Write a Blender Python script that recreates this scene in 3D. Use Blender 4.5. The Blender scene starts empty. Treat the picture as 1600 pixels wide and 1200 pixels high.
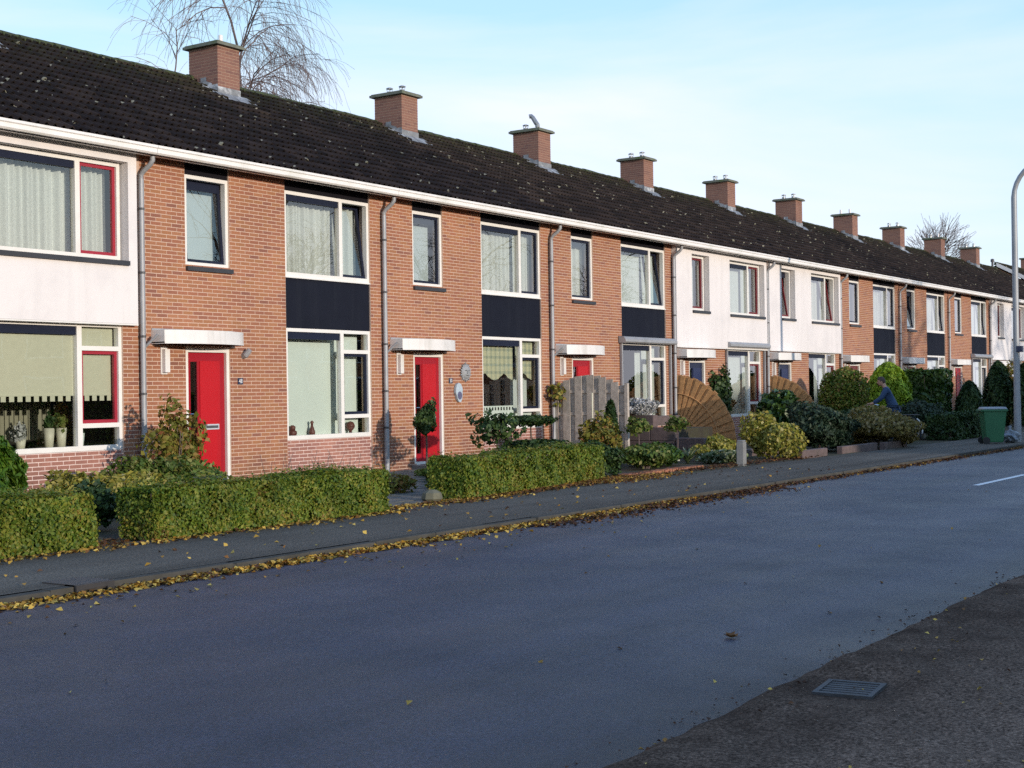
import bpy, bmesh, math, random
import numpy as np
from mathutils import Vector, Matrix, Euler

R = math.radians
random.seed(7)
rng = np.random.default_rng(7)
scene = bpy.context.scene
col = scene.collection

# ------------------------------------------------------------------ camera
CAM = Vector((-15.096, -17.199, 1.6))
YAW, PITCH, ROLL = 0.977453, 0.0055675, -0.014232
cam_data = bpy.data.cameras.new('camera')
cam_data.sensor_width = 36.0
cam_data.lens = 36.0 * 2200 / 1600
cam_data.clip_start = 0.1
cam_data.clip_end = 3000
cam = bpy.data.objects.new('camera', cam_data)
col.objects.link(cam)
fw = Vector((math.sin(YAW) * math.cos(PITCH), math.cos(YAW) * math.cos(PITCH), math.sin(PITCH)))
rt = Vector((math.cos(YAW), -math.sin(YAW), 0))
up = rt.cross(fw)
r2 = rt * math.cos(ROLL) + up * math.sin(ROLL)
u2 = -rt * math.sin(ROLL) + up * math.cos(ROLL)
M = Matrix((r2, u2, -fw)).transposed().to_4x4()
M.translation = CAM
cam.matrix_world = M
scene.camera = cam

# ------------------------------------------------------------------ light
SUN_EL, SUN_AZ = 8.0, 13.0          # elevation; degrees to the left of the facade's normal
to_sun = Vector((-math.sin(R(SUN_AZ)) * math.cos(R(SUN_EL)), -math.cos(R(SUN_AZ)) * math.cos(R(SUN_EL)), math.sin(R(SUN_EL))))
sd = bpy.data.lights.new('sun', 'SUN')
sd.energy = 2.5
sd.angle = R(0.8)
sd.color = (1.0, 0.87, 0.73)
sun = bpy.data.objects.new('sun', sd)
sun.rotation_euler = to_sun.to_track_quat('Z', 'Y').to_euler()
sun.location = (0, -30, 20)
col.objects.link(sun)

world = bpy.data.worlds.new('World')
scene.world = world
world.use_nodes = True
wn, wl = world.node_tree.nodes, world.node_tree.links
wn.clear()
wout = wn.new('ShaderNodeOutputWorld')
wbg = wn.new('ShaderNodeBackground')
wbg.inputs['Strength'].default_value = 0.15
sky = wn.new('ShaderNodeTexSky')
sky.sky_type = 'NISHITA'
sky.sun_disc = False
sky.sun_elevation = R(SUN_EL)
sky.sun_rotation = math.atan2(to_sun.x, to_sun.y)
sky.air_density = 1.0
sky.dust_density = 0.6
sky.ozone_density = 1.2
wtc = wn.new('ShaderNodeTexCoord')
wmap = wn.new('ShaderNodeMapping')
wmap.inputs['Scale'].default_value = (1.0, 1.0, 4.2)
wmap.inputs['Rotation'].default_value = (0.10, -0.14, 0.5)
wl.new(wtc.outputs['Generated'], wmap.inputs['Vector'])
wno = wn.new('ShaderNodeTexNoise')
wno.inputs['Scale'].default_value = 1.7
wno.inputs['Detail'].default_value = 7
wno.inputs['Roughness'].default_value = 0.52
wno.inputs['Distortion'].default_value = 0.5
wl.new(wmap.outputs[0], wno.inputs['Vector'])
wsep = wn.new('ShaderNodeSeparateXYZ')
wl.new(wtc.outputs['Generated'], wsep.inputs[0])
wrz = wn.new('ShaderNodeMapRange')           # more cloud low down
wrz.inputs['From Min'].default_value = 0.0
wrz.inputs['From Max'].default_value = 0.32
wrz.inputs['To Min'].default_value = 0.20
wrz.inputs['To Max'].default_value = -0.07
wl.new(wsep.outputs['Z'], wrz.inputs['Value'])
wadd = wn.new('ShaderNodeMath'); wadd.operation = 'ADD'
wl.new(wno.outputs['Fac'], wadd.inputs[0]); wl.new(wrz.outputs[0], wadd.inputs[1])
wramp = wn.new('ShaderNodeValToRGB')
wramp.color_ramp.elements[0].position = 0.43
wramp.color_ramp.elements[0].color = (0.0, 0.0, 0.0, 1)
wramp.color_ramp.elements[1].position = 0.74
wramp.color_ramp.elements[1].color = (0.80, 0.80, 0.80, 1)
wl.new(wadd.outputs[0], wramp.inputs[0])
wmix = wn.new('ShaderNodeMix'); wmix.data_type = 'RGBA'
wmix.inputs['B'].default_value = (5.1, 5.05, 5.85, 1)
wl.new(wramp.outputs[0], wmix.inputs['Factor'])
wveil = wn.new('ShaderNodeMix'); wveil.data_type = 'RGBA'      # thin high veil over the whole sky
wveil.inputs['Factor'].default_value = 0.62
wvr = wn.new('ShaderNodeValToRGB')                              # bluer towards the zenith
wvr.color_ramp.elements[0].position = 0.0; wvr.color_ramp.elements[0].color = (0.42, 0.60, 0.76, 1)
wvr.color_ramp.elements[1].position = 0.75; wvr.color_ramp.elements[1].color = (0.16, 0.33, 0.70, 1)
_e = wvr.color_ramp.elements.new(0.22); _e.color = (0.375, 0.605, 0.79, 1)
wl.new(wsep.outputs['Z'], wvr.inputs[0])
wvm = wn.new('ShaderNodeVectorMath'); wvm.operation = 'SCALE'; wvm.inputs['Scale'].default_value = 8.6
wl.new(wvr.outputs[0], wvm.inputs[0])
wl.new(wvm.outputs[0], wveil.inputs['B'])
wl.new(sky.outputs[0], wveil.inputs['A'])
wl.new(wveil.outputs['Result'], wmix.inputs['A'])
wl.new(wmix.outputs['Result'], wbg.inputs['Color'])
wl.new(wbg.outputs[0], wout.inputs['Surface'])

scene.view_settings.view_transform = 'Standard'
scene.view_settings.look = 'None'
scene.view_settings.gamma = 1
scene.view_settings.exposure = 0.45
scene.cycles.use_denoising = False
scene.cycles.max_bounces = 6
scene.cycles.transparent_max_bounces = 12
scene.cycles.caustics_reflective = False
scene.cycles.caustics_refractive = False

# ------------------------------------------------------------------ mesh helpers
class MB:
    def __init__(self):
        self.v = []; self.f = []; self.a = []
    def add(self, vs, fs, a=None):
        o = len(self.v)
        self.v.extend([tuple(p) for p in vs])
        self.f.extend([tuple(i + o for i in f) for f in fs])
        av = random.random() if a is None else a
        self.a.extend([av] * len(fs))
        return self
    def box(self, x0, x1, y0, y1, z0, z1, a=None, skip=()):
        vs = [(x0, y0, z0), (x1, y0, z0), (x1, y1, z0), (x0, y1, z0), (x0, y0, z1), (x1, y0, z1), (x1, y1, z1), (x0, y1, z1)]
        fs = {'b': (0, 3, 2, 1), 't': (4, 5, 6, 7), 'f': (0, 1, 5, 4), 'r': (1, 2, 6, 5), 'k': (2, 3, 7, 6), 'l': (3, 0, 4, 7)}
        return self.add(vs, [f for k, f in fs.items() if k not in skip], a)
    def quad(self, a, b, c, d, at=None):
        return self.add([a, b, c, d], [(0, 1, 2, 3)], at)
    def tube(self, pts, rad, n=8, caps=True, a=None):
        pts = [Vector(p) for p in pts]
        if not hasattr(rad, '__len__'): rad = [rad] * len(pts)
        vs = []; fs = []
        prev = None
        for i, p in enumerate(pts):
            d = (pts[min(i + 1, len(pts) - 1)] - pts[max(i - 1, 0)]).normalized()
            if prev is None:
                ref = Vector((0, 0, 1)) if abs(d.z) < 0.9 else Vector((1, 0, 0))
                s = d.cross(ref).normalized()
            else:
                s = (prev - d * prev.dot(d)).normalized()
            prev = s
            t = d.cross(s)
            for k in range(n):
                an = 2 * math.pi * k / n
                vs.append(p + (s * math.cos(an) + t * math.sin(an)) * rad[i])
        for i in range(len(pts) - 1):
            for k in range(n):
                k2 = (k + 1) % n
                fs.append((i * n + k, i * n + k2, (i + 1) * n + k2, (i + 1) * n + k))
        if caps:
            fs.append(tuple(range(n - 1, -1, -1)))
            fs.append(tuple((len(pts) - 1) * n + k for k in range(n)))
        return self.add(vs, fs, a)
    def lathe(self, prof, c=(0, 0, 0), n=16, a=None):
        vs = []; fs = []
        for (r, z) in prof:
            for k in range(n):
                an = 2 * math.pi * k / n
                vs.append((c[0] + r * math.cos(an), c[1] + r * math.sin(an), c[2] + z))
        for i in range(len(prof) - 1):
            for k in range(n):
                k2 = (k + 1) % n
                fs.append((i * n + k, i * n + k2, (i + 1) * n + k2, (i + 1) * n + k))
        fs.append(tuple(range(n - 1, -1, -1)))
        fs.append(tuple((len(prof) - 1) * n + k for k in range(n)))
        return self.add(vs, fs, a)
    def extrude_x(self, prof, x0, x1, a=None, closed=True):
        n = len(prof)
        vs = [(x0, y, z) for y, z in prof] + [(x1, y, z) for y, z in prof]
        fs = [(i, (i + 1) % n, n + (i + 1) % n, n + i) for i in range(n if closed else n - 1)]
        if closed:
            fs += [tuple(range(n - 1, -1, -1)), tuple(range(n, 2 * n))]
        return self.add(vs, fs, a)
    def mesh(self, name, mat, smooth=False):
        me = bpy.data.meshes.new(name)
        me.from_pydata(self.v, [], self.f)
        at = me.attributes.new('rnd', 'FLOAT', 'FACE')
        at.data.foreach_set('value', self.a)
        if mat: me.materials.append(mat)
        if smooth: me.polygons.foreach_set('use_smooth', [True] * len(self.f))
        me.update()
        return me
    def build(self, name, mat, parent=None, loc=(0, 0, 0), smooth=False):
        return put(name, self.mesh(name, mat, smooth), parent, loc)

def put(name, me, parent=None, loc=(0, 0, 0), rot=None, scale=None):
    o = bpy.data.objects.new(name, me)
    col.objects.link(o)
    o.parent = parent
    o.location = loc
    if rot is not None: o.rotation_euler = rot
    if scale is not None: o.scale = scale
    return o

def tag(o, label=None, cat=None, group=None, kind=None):
    if label: o['label'] = label
    if cat: o['category'] = cat
    if group: o['group'] = group
    if kind: o['kind'] = kind
    return o

def thing(name, label, cat, loc=(0, 0, 0), rz=0, group=None):
    o = bpy.data.objects.new(name, None)
    col.objects.link(o)
    o.empty_display_size = 0.2
    o.location = loc
    o.rotation_euler = (0, 0, rz)
    return tag(o, label, cat, group)

def bevel(o, w=0.01, seg=2):
    m = o.modifiers.new('bevel', 'BEVEL'); m.width = w; m.segments = seg; m.limit_method = 'ANGLE'
    return o

def np_mesh(name, V, Fq, rnd, mat, smooth=False):
    """quads from numpy arrays"""
    me = bpy.data.meshes.new(name)
    nf = len(Fq); k = Fq.shape[1]
    me.vertices.add(len(V)); me.vertices.foreach_set('co', V.astype(np.float32).ravel())
    me.loops.add(nf * k); me.loops.foreach_set('vertex_index', Fq.astype(np.int32).ravel())
    me.polygons.add(nf)
    me.polygons.foreach_set('loop_start', np.arange(0, nf * k, k, dtype=np.int32))
    me.polygons.foreach_set('loop_total', np.full(nf, k, dtype=np.int32))
    at = me.attributes.new('rnd', 'FLOAT', 'FACE')
    at.data.foreach_set('value', rnd.astype(np.float32))
    me.materials.append(mat)
    if smooth: me.polygons.foreach_set('use_smooth', [True] * nf)
    me.update(calc_edges=True)
    return me

# ------------------------------------------------------------------ material helpers
def nt(name):
    m = bpy.data.materials.new(name); m.use_nodes = True
    n, l = m.node_tree.nodes, m.node_tree.links
    b = n['Principled BSDF']
    return m, n, l, b

def noise(n, l, scale, detail=4, rough=0.55, vec=None, dist=0.0):
    t = n.new('ShaderNodeTexNoise')
    t.inputs['Scale'].default_value = scale; t.inputs['Detail'].default_value = detail
    t.inputs['Roughness'].default_value = rough; t.inputs['Distortion'].default_value = dist
    if vec is not None: l.new(vec, t.inputs['Vector'])
    return t.outputs['Fac']

def ramp(n, l, fac, stops, interp='LINEAR'):
    r = n.new('ShaderNodeValToRGB'); e = r.color_ramp.elements
    r.color_ramp.interpolation = interp
    while len(e) < len(stops): e.new(0.5)
    for i, (p, c) in enumerate(stops):
        e[i].position = p
        e[i].color = (c[0], c[1], c[2], 1) if hasattr(c, '__len__') else (c, c, c, 1)
    l.new(fac, r.inputs[0])
    return r.outputs[0]

def mixc(n, l, fac, a, b, blend='MIX'):
    m = n.new('ShaderNodeMix'); m.data_type = 'RGBA'; m.blend_type = blend
    for s, v in (('Factor', fac), ('A', a), ('B', b)):
        if hasattr(v, 'is_linked') or hasattr(v, 'links'): l.new(v, m.inputs[s])
        elif s == 'Factor': m.inputs[s].default_value = v
        else: m.inputs[s].default_value = (v[0], v[1], v[2], 1)
    return m.outputs['Result']

def math_(n, l, op, a, b=0.0):
    m = n.new('ShaderNodeMath'); m.operation = op
    for i, v in enumerate((a, b)):
        if hasattr(v, 'links'): l.new(v, m.inputs[i])
        else: m.inputs[i].default_value = v
    return m.outputs[0]

def bump(n, l, b, h, strength=0.3, dist=0.01):
    bp = n.new('ShaderNodeBump'); bp.inputs['Strength'].default_value = strength; bp.inputs['Distance'].default_value = dist
    l.new(h, bp.inputs['Height']); l.new(bp.outputs[0], b.inputs['Normal'])

def pos(n):
    return n.new('ShaderNodeNewGeometry').outputs['Position']

def rndval(n, l):
    oi = n.new('ShaderNodeObjectInfo'); at = n.new('ShaderNodeAttribute'); at.attribute_name = 'rnd'
    return math_(n, l, 'FRACT', math_(n, l, 'ADD', oi.outputs['Random'], at.outputs['Fac']))

def attrval(n):
    at = n.new('ShaderNodeAttribute'); at.attribute_name = 'rnd'
    return at.outputs['Fac']

def plain(name, c, rough=0.5, var=0.12, scale=6.0, metal=0.0, bumps=0.0, spec=0.5, dirt=None, dirt_scale=1.5, dirt_amt=0.5, streak=None):
    m, n, l, b = nt(name)
    p = pos(n)
    f = noise(n, l, scale, 5, 0.6, p)
    cc = ramp(n, l, f, [(0.25, [x * (1 - var) for x in c]), (0.75, [min(1, x * (1 + var)) for x in c])])
    if dirt:
        d = noise(n, l, dirt_scale, 6, 0.65, p)
        cc = mixc(n, l, ramp(n, l, d, [(0.5, 0.0), (0.75, dirt_amt)]), cc, dirt)
    if streak:
        mp = n.new('ShaderNodeMapping'); mp.inputs['Scale'].default_value = (5.0, 5.0, 0.45); l.new(p, mp.inputs['Vector'])
        st = noise(n, l, 1.0, 5, 0.6, mp.outputs[0])
        cc = mixc(n, l, ramp(n, l, st, [(0.50, 0.0), (0.75, streak[1])]), cc, streak[0])
    l.new(cc, b.inputs['Base Color'])
    b.inputs['Roughness'].default_value = rough; b.inputs['Metallic'].default_value = metal
    b.inputs['Specular IOR Level'].default_value = spec
    if bumps: bump(n, l, b, noise(n, l, scale * 6, 3, 0.6, p), bumps, 0.01)
    return m

MT = {}
def brick_mat(name, stops, rough=0.85):
    m, n, l, b = nt(name)
    p = pos(n)
    rv = rndval(n, l)
    c = ramp(n, l, rv, stops)
    g = noise(n, l, 45, 4, 0.7, p)
    c = mixc(n, l, 0.55, c, ramp(n, l, g, [(0.3, 0.68), (0.7, 1.05)]), 'MULTIPLY')
    big = noise(n, l, 0.7, 4, 0.6, p)
    c = mixc(n, l, 1.0, c, ramp(n, l, big, [(0.3, (0.78, 0.76, 0.78)), (0.7, (1.04, 1.02, 1.0))]), 'MULTIPLY')
    # damp, soiled patches in the lowest courses
    sp = n.new('ShaderNodeSeparateXYZ'); l.new(p, sp.inputs[0])
    st = math_(n, l, 'MULTIPLY', ramp(n, l, sp.outputs['Z'], [(0.15, 1.0), (1.0, 0.0)]), ramp(n, l, noise(n, l, 1.3, 5, 0.65, p), [(0.42, 0.0), (0.62, 1.0)]))
    c = mixc(n, l, math_(n, l, 'MULTIPLY', st, 0.65), c, (0.10, 0.055, 0.045))
    l.new(c, b.inputs['Base Color']); b.inputs['Roughness'].default_value = rough
    b.inputs['Specular IOR Level'].default_value = 0.25
    bump(n, l, b, noise(n, l, 120, 3, 0.6, p), 0.35, 0.004)
    return m
MT['brick'] = brick_mat('brick', [(0.0, (0.40, 0.172, 0.090)), (0.22, (0.385, 0.18, 0.088)), (0.4, (0.355, 0.145, 0.086)), (0.58, (0.42, 0.195, 0.102)), (0.75, (0.375, 0.155, 0.090)), (0.91, (0.33, 0.14, 0.088)), (0.985, (0.28, 0.122, 0.085))])
MT['apron_brick'] = brick_mat('apron_brick', [(0.0, (0.42, 0.20, 0.155)), (0.5, (0.45, 0.215, 0.16)), (1.0, (0.36, 0.17, 0.14))])
MT['chimney_brick'] = brick_mat('chimney_brick', [(0.0, (0.26, 0.135, 0.105)), (0.5, (0.29, 0.15, 0.11)), (1.0, (0.22, 0.115, 0.095))])
MT['mortar'] = plain('mortar', (0.57, 0.415, 0.325), 0.9, 0.12, 9, bumps=0.2, spec=0.2)
MT['apron_mortar'] = plain('apron_mortar', (0.68, 0.54, 0.49), 0.9, 0.15, 9, spec=0.2)
MT['chimney_mortar'] = plain('chimney_mortar', (0.34, 0.23, 0.17), 0.9, 0.2, 9, spec=0.2)
MT['render'] = plain('render', (0.74, 0.70, 0.685), 0.85, 0.025, 1.5, bumps=0.25, spec=0.2, dirt=(0.58, 0.555, 0.555), dirt_scale=0.9, dirt_amt=0.6, streak=((0.55, 0.53, 0.52), 0.32))
MT['frame_white'] = plain('frame_white', (0.77, 0.745, 0.70), 0.38, 0.04, 3, dirt=(0.55, 0.52, 0.46), dirt_scale=2.5, dirt_amt=0.35)
MT['gutter_white'] = plain('gutter_white', (0.80, 0.77, 0.74), 0.4, 0.04, 2, dirt=(0.45, 0.47, 0.38), dirt_scale=1.8, dirt_amt=0.5)
MT['soffit'] = plain('soffit', (0.50, 0.50, 0.43), 0.6, 0.15, 3, dirt=(0.22, 0.25, 0.15), dirt_scale=2, dirt_amt=0.8)
MT['navy'] = plain('navy', (0.010, 0.013, 0.030), 0.5, 0.1, 4, spec=0.25)
MT['navy_panel'] = plain('navy_panel', (0.010, 0.012, 0.021), 0.8, 0.1, 3, spec=0.12, streak=((0.022, 0.025, 0.034), 0.4))
MT['black_board'] = plain('black_board', (0.010, 0.009, 0.012), 0.8, 0.2, 3, spec=0.12)
MT['red_sash'] = plain('red_sash', (0.33, 0.018, 0.035), 0.4, 0.1, 4)
MT['red_door'] = plain('red_door', (0.47, 0.008, 0.014), 0.42, 0.06, 2, spec=0.4, streak=((0.34, 0.012, 0.018), 0.6))
MT['red_door_dark'] = plain('red_door_dark', (0.33, 0.008, 0.018), 0.42, 0.04, 2, spec=0.4)
MT['blue_door'] = plain('blue_door', (0.016, 0.024, 0.085), 0.4, 0.05, 2)
MT['blue_door_dark'] = plain('blue_door_dark', (0.012, 0.017, 0.055), 0.4, 0.05, 2)
MT['brown_door'] = plain('brown_door', (0.20, 0.035, 0.022), 0.45, 0.08, 2)
MT['brown_door_dark'] = plain('brown_door_dark', (0.14, 0.025, 0.018), 0.45, 0.08, 2)
MT['zinc'] = plain('zinc', (0.33, 0.335, 0.35), 0.5, 0.12, 5, metal=0.15, dirt=(0.22, 0.23, 0.22), dirt_scale=3)
MT['dark_metal'] = plain('dark_metal', (0.07, 0.07, 0.075), 0.5, 0.2, 5)
MT['chrome'] = plain('chrome', (0.6, 0.6, 0.62), 0.25, 0.05, 5, metal=1.0)
MT['sill_dark'] = plain('sill_dark', (0.035, 0.036, 0.042), 0.5, 0.2, 5)
MT['canopy'] = plain('canopy', (0.74, 0.715, 0.69), 0.5, 0.04, 2.5, dirt=(0.52, 0.5, 0.46), dirt_scale=2, dirt_amt=0.4, streak=((0.45, 0.43, 0.38), 0.6))
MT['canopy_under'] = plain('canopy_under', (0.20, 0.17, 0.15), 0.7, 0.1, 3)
MT['lace'] = plain('lace', (0.62, 0.63, 0.61), 0.9, 0.22, 55, spec=0.1)
MT['sheer'] = plain('sheer', (0.60, 0.64, 0.64), 0.9, 0.05, 3, spec=0.1)
MT['frosted'] = plain('frosted', (0.50, 0.56, 0.60), 0.6, 0.04, 2, spec=0.2)
MT['blind_cream'] = plain('blind_cream', (0.64, 0.62, 0.49), 0.85, 0.05, 12, spec=0.1)
MT['blind_green'] = plain('blind_green', (0.76, 0.83, 0.80), 0.85, 0.03, 4, spec=0.1)
MT['room'] = plain('room', (0.16, 0.145, 0.13), 0.9, 0.15, 1.5, spec=0.1)
MT['lead'] = plain('lead', (0.20, 0.21, 0.22), 0.7, 0.4, 6, metal=0.0, dirt=(0.62, 0.64, 0.66), dirt_scale=5, dirt_amt=0.95)
MT['concrete'] = plain('concrete', (0.20, 0.20, 0.195), 0.9, 0.15, 6, bumps=0.3, dirt=(0.2, 0.2, 0.18), dirt_scale=3)
MT['cap'] = plain('cap', (0.14, 0.15, 0.12), 0.9, 0.25, 8, bumps=0.3, dirt=(0.075, 0.12, 0.025), dirt_scale=3.5, dirt_amt=0.95)
MT['flue'] = plain('flue', (0.30, 0.31, 0.32), 0.4, 0.2, 8, metal=0.6)
MT['white_flue'] = plain('white_flue', (0.80, 0.74, 0.72), 0.5, 0.05, 8)
MT['kerb'] = plain('kerb', (0.070, 0.066, 0.057), 0.95, 0.25, 7, bumps=0.4, spec=0.15, dirt=(0.040, 0.038, 0.028), dirt_scale=2.2, dirt_amt=0.9)
MT['iron'] = plain('iron', (0.035, 0.032, 0.032), 0.6, 0.3, 12, dirt=(0.06, 0.035, 0.022), dirt_scale=6)
MT['grate'] = plain('grate', (0.06, 0.058, 0.06), 0.75, 0.3, 14, metal=0.1, dirt=(0.08, 0.055, 0.035), dirt_scale=8)
MT['lamp_post'] = plain('lamp_post', (0.30, 0.315, 0.33), 0.5, 0.1, 2, metal=0.2)
MT['sign_blue'] = plain('sign_blue', (0.02, 0.025, 0.06), 0.5, 0.1, 3)
MT['sign_back'] = plain('sign_back', (0.22, 0.24, 0.28), 0.5, 0.1, 3, metal=0.2)
MT['grey_wood'] = plain('grey_wood', (0.44, 0.38, 0.325), 0.85, 0.3, 9, bumps=0.3, dirt=(0.26, 0.245, 0.19), dirt_scale=2)
MT['fan_wood'] = plain('fan_wood', (0.52, 0.28, 0.115), 0.8, 0.3, 9, bumps=0.3, dirt=(0.24, 0.14, 0.08), dirt_scale=3)
MT['sleeper'] = plain('sleeper', (0.12, 0.085, 0.08), 0.9, 0.3, 10, bumps=0.4, dirt=(0.04, 0.045, 0.03), dirt_scale=3)
MT['bin_green'] = plain('bin_green', (0.022, 0.125, 0.055), 0.5, 0.08, 3)
MT['bin_lid'] = plain('bin_lid', (0.26, 0.29, 0.32), 0.5, 0.08, 3)
MT['bin_lid_pale'] = plain('pale_metal', (0.50, 0.53, 0.58), 0.4, 0.05, 3)
MT['rubber'] = plain('rubber', (0.015, 0.015, 0.016), 0.7, 0.1, 5)
MT['bag'] = plain('bag', (0.20, 0.23, 0.27), 0.35, 0.15, 10, bumps=0.5)
MT['bark'] = plain('bark', (0.11, 0.085, 0.065), 0.9, 0.3, 14, bumps=0.4)
MT['twig'] = plain('twig', (0.16, 0.115, 0.105), 0.9, 0.2, 6)
MT['birch_bark'] = plain('birch_bark', (0.42, 0.33, 0.31), 0.85, 0.2, 5, dirt=(0.08, 0.065, 0.06), dirt_scale=5, dirt_amt=0.9)
MT['stone'] = plain('stone', (0.13, 0.125, 0.085), 0.9, 0.2, 8, bumps=0.3)
MT['pot_cream'] = plain('pot_cream', (0.66, 0.62, 0.50), 0.5, 0.05, 4)
MT['figurine'] = plain('figurine', (0.16, 0.05, 0.045), 0.5, 0.2, 12)
MT['ornament_grey'] = plain('ornament_grey', (0.30, 0.31, 0.32), 0.6, 0.35, 30, bumps=0.3)
MT['plaque'] = plain('plaque', (0.42, 0.50, 0.56), 0.5, 0.1, 14)
MT['plaque_dark'] = plain('plaque_dark', (0.11, 0.11, 0.19), 0.5, 0.4, 26)
MT['letter_white'] = plain('letter_white', (0.8, 0.8, 0.8), 0.5, 0.02, 3)
MT['skin'] = plain('skin', (0.47, 0.27, 0.19), 0.55, 0.05, 8)
MT['hair'] = plain('hair', (0.05, 0.028, 0.022), 0.7, 0.3, 40)
MT['jacket'] = plain('jacket', (0.022, 0.055, 0.125), 0.8, 0.15, 8)
MT['jeans'] = plain('jeans', (0.030, 0.058, 0.115), 0.85, 0.15, 20)
MT['shoe'] = plain('shoe', (0.02, 0.02, 0.02), 0.6, 0.1, 5)
MT['bike_frame'] = plain('bike_frame', (0.02, 0.03, 0.045), 0.3, 0.05, 3)
MT['white_paint'] = plain('white_paint', (0.70, 0.70, 0.69), 0.7, 0.2, 14)

# glass: clear pane with a mirror film at grazing angles (double glazing)
m, n, l, b = nt('glass')
n.remove(b)
tr = n.new('ShaderNodeBsdfTransparent'); tr.inputs[0].default_value = (0.88, 0.93, 0.91, 1)
gl = n.new('ShaderNodeBsdfGlossy'); gl.inputs['Roughness'].default_value = 0.0; gl.inputs['Color'].default_value = (1, 1, 1, 1)
fr = n.new('ShaderNodeFresnel'); fr.inputs['IOR'].default_value = 1.55
bp = n.new('ShaderNodeBump'); bp.inputs['Strength'].default_value = 0.04; bp.inputs['Distance'].default_value = 0.02
l.new(noise(n, l, 1.6, 2, 0.5, pos(n)), bp.inputs['Height'])
l.new(bp.outputs[0], gl.inputs['Normal'])
mx = n.new('ShaderNodeMixShader')
ff = math_(n, l, 'MULTIPLY', fr.outputs[0], 2.2)
fm = n.new('ShaderNodeMath'); fm.operation = 'MINIMUM'; fm.inputs[1].default_value = 0.9; l.new(ff, fm.inputs[0])
l.new(fm.outputs[0], mx.inputs[0]); l.new(tr.outputs[0], mx.inputs[1]); l.new(gl.outputs[0], mx.inputs[2])
l.new(mx.outputs[0], n['Material Output'].inputs['Surface'])
MT['glass'] = m

# roof tile: dark concrete with moss and pale lichen
m, n, l, b = nt('roof_tile')
p = pos(n)
rv = rndval(n, l)
c = ramp(n, l, rv, [(0.0, (0.014, 0.011, 0.012)), (0.5, (0.023, 0.017, 0.017)), (1.0, (0.038, 0.028, 0.026))])
c = mixc(n, l, 0.6, c, ramp(n, l, noise(n, l, 30, 5, 0.7, p), [(0.3, 0.5), (0.75, 1.3)]), 'MULTIPLY')
sp = n.new('ShaderNodeSeparateXYZ'); l.new(p, sp.inputs[0])
mh = ramp(n, l, math_(n, l, 'DIVIDE', sp.outputs['Z'], 10.0), [(0.55, 0.03), (0.74, 0.12), (0.82, 0.65)])
mo = math_(n, l, 'MULTIPLY', mh, ramp(n, l, noise(n, l, 7, 6, 0.75, p), [(0.42, 0.0), (0.62, 1.0)]))
c = mixc(n, l, mo, c, (0.045, 0.050, 0.016))
vo = n.new('ShaderNodeTexVoronoi'); vo.inputs['Scale'].default_value = 4.0; vo.inputs['Randomness'].default_value = 1.0
l.new(p, vo.inputs['Vector'])
sz = ramp(n, l, vo.outputs['Color'], [(0.18, 0.0), (0.85, 0.20)])
wob = math_(n, l, 'MULTIPLY', math_(n, l, 'SUBTRACT', noise(n, l, 26, 3, 0.6, p), 0.5), 0.11)
li = math_(n, l, 'LESS_THAN', math_(n, l, 'ADD', vo.outputs['Distance'], wob), sz)
c = mixc(n, l, math_(n, l, 'MULTIPLY', li, 0.62), c, mixc(n, l, vo.outputs['Color'], (0.42, 0.42, 0.40), (0.34, 0.33, 0.22)))
l.new(c, b.inputs['Base Color']); b.inputs['Roughness'].default_value = 0.9; b.inputs['Specular IOR Level'].default_value = 0.1
bump(n, l, b, noise(n, l, 60, 4, 0.7, p), 0.5, 0.01)
MT['tile'] = m
m, n, l, b = nt('ridge_tile')
p = pos(n)
c = ramp(n, l, noise(n, l, 5, 6, 0.7, p), [(0.35, (0.030, 0.028, 0.024)), (0.55, (0.045, 0.060, 0.016)), (0.75, (0.085, 0.095, 0.028))])
l.new(c, b.inputs['Base Color']); b.inputs['Roughness'].default_value = 0.9
bump(n, l, b, noise(n, l, 40, 4, 0.7, p), 0.6, 0.015)
MT['ridge'] = m

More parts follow.
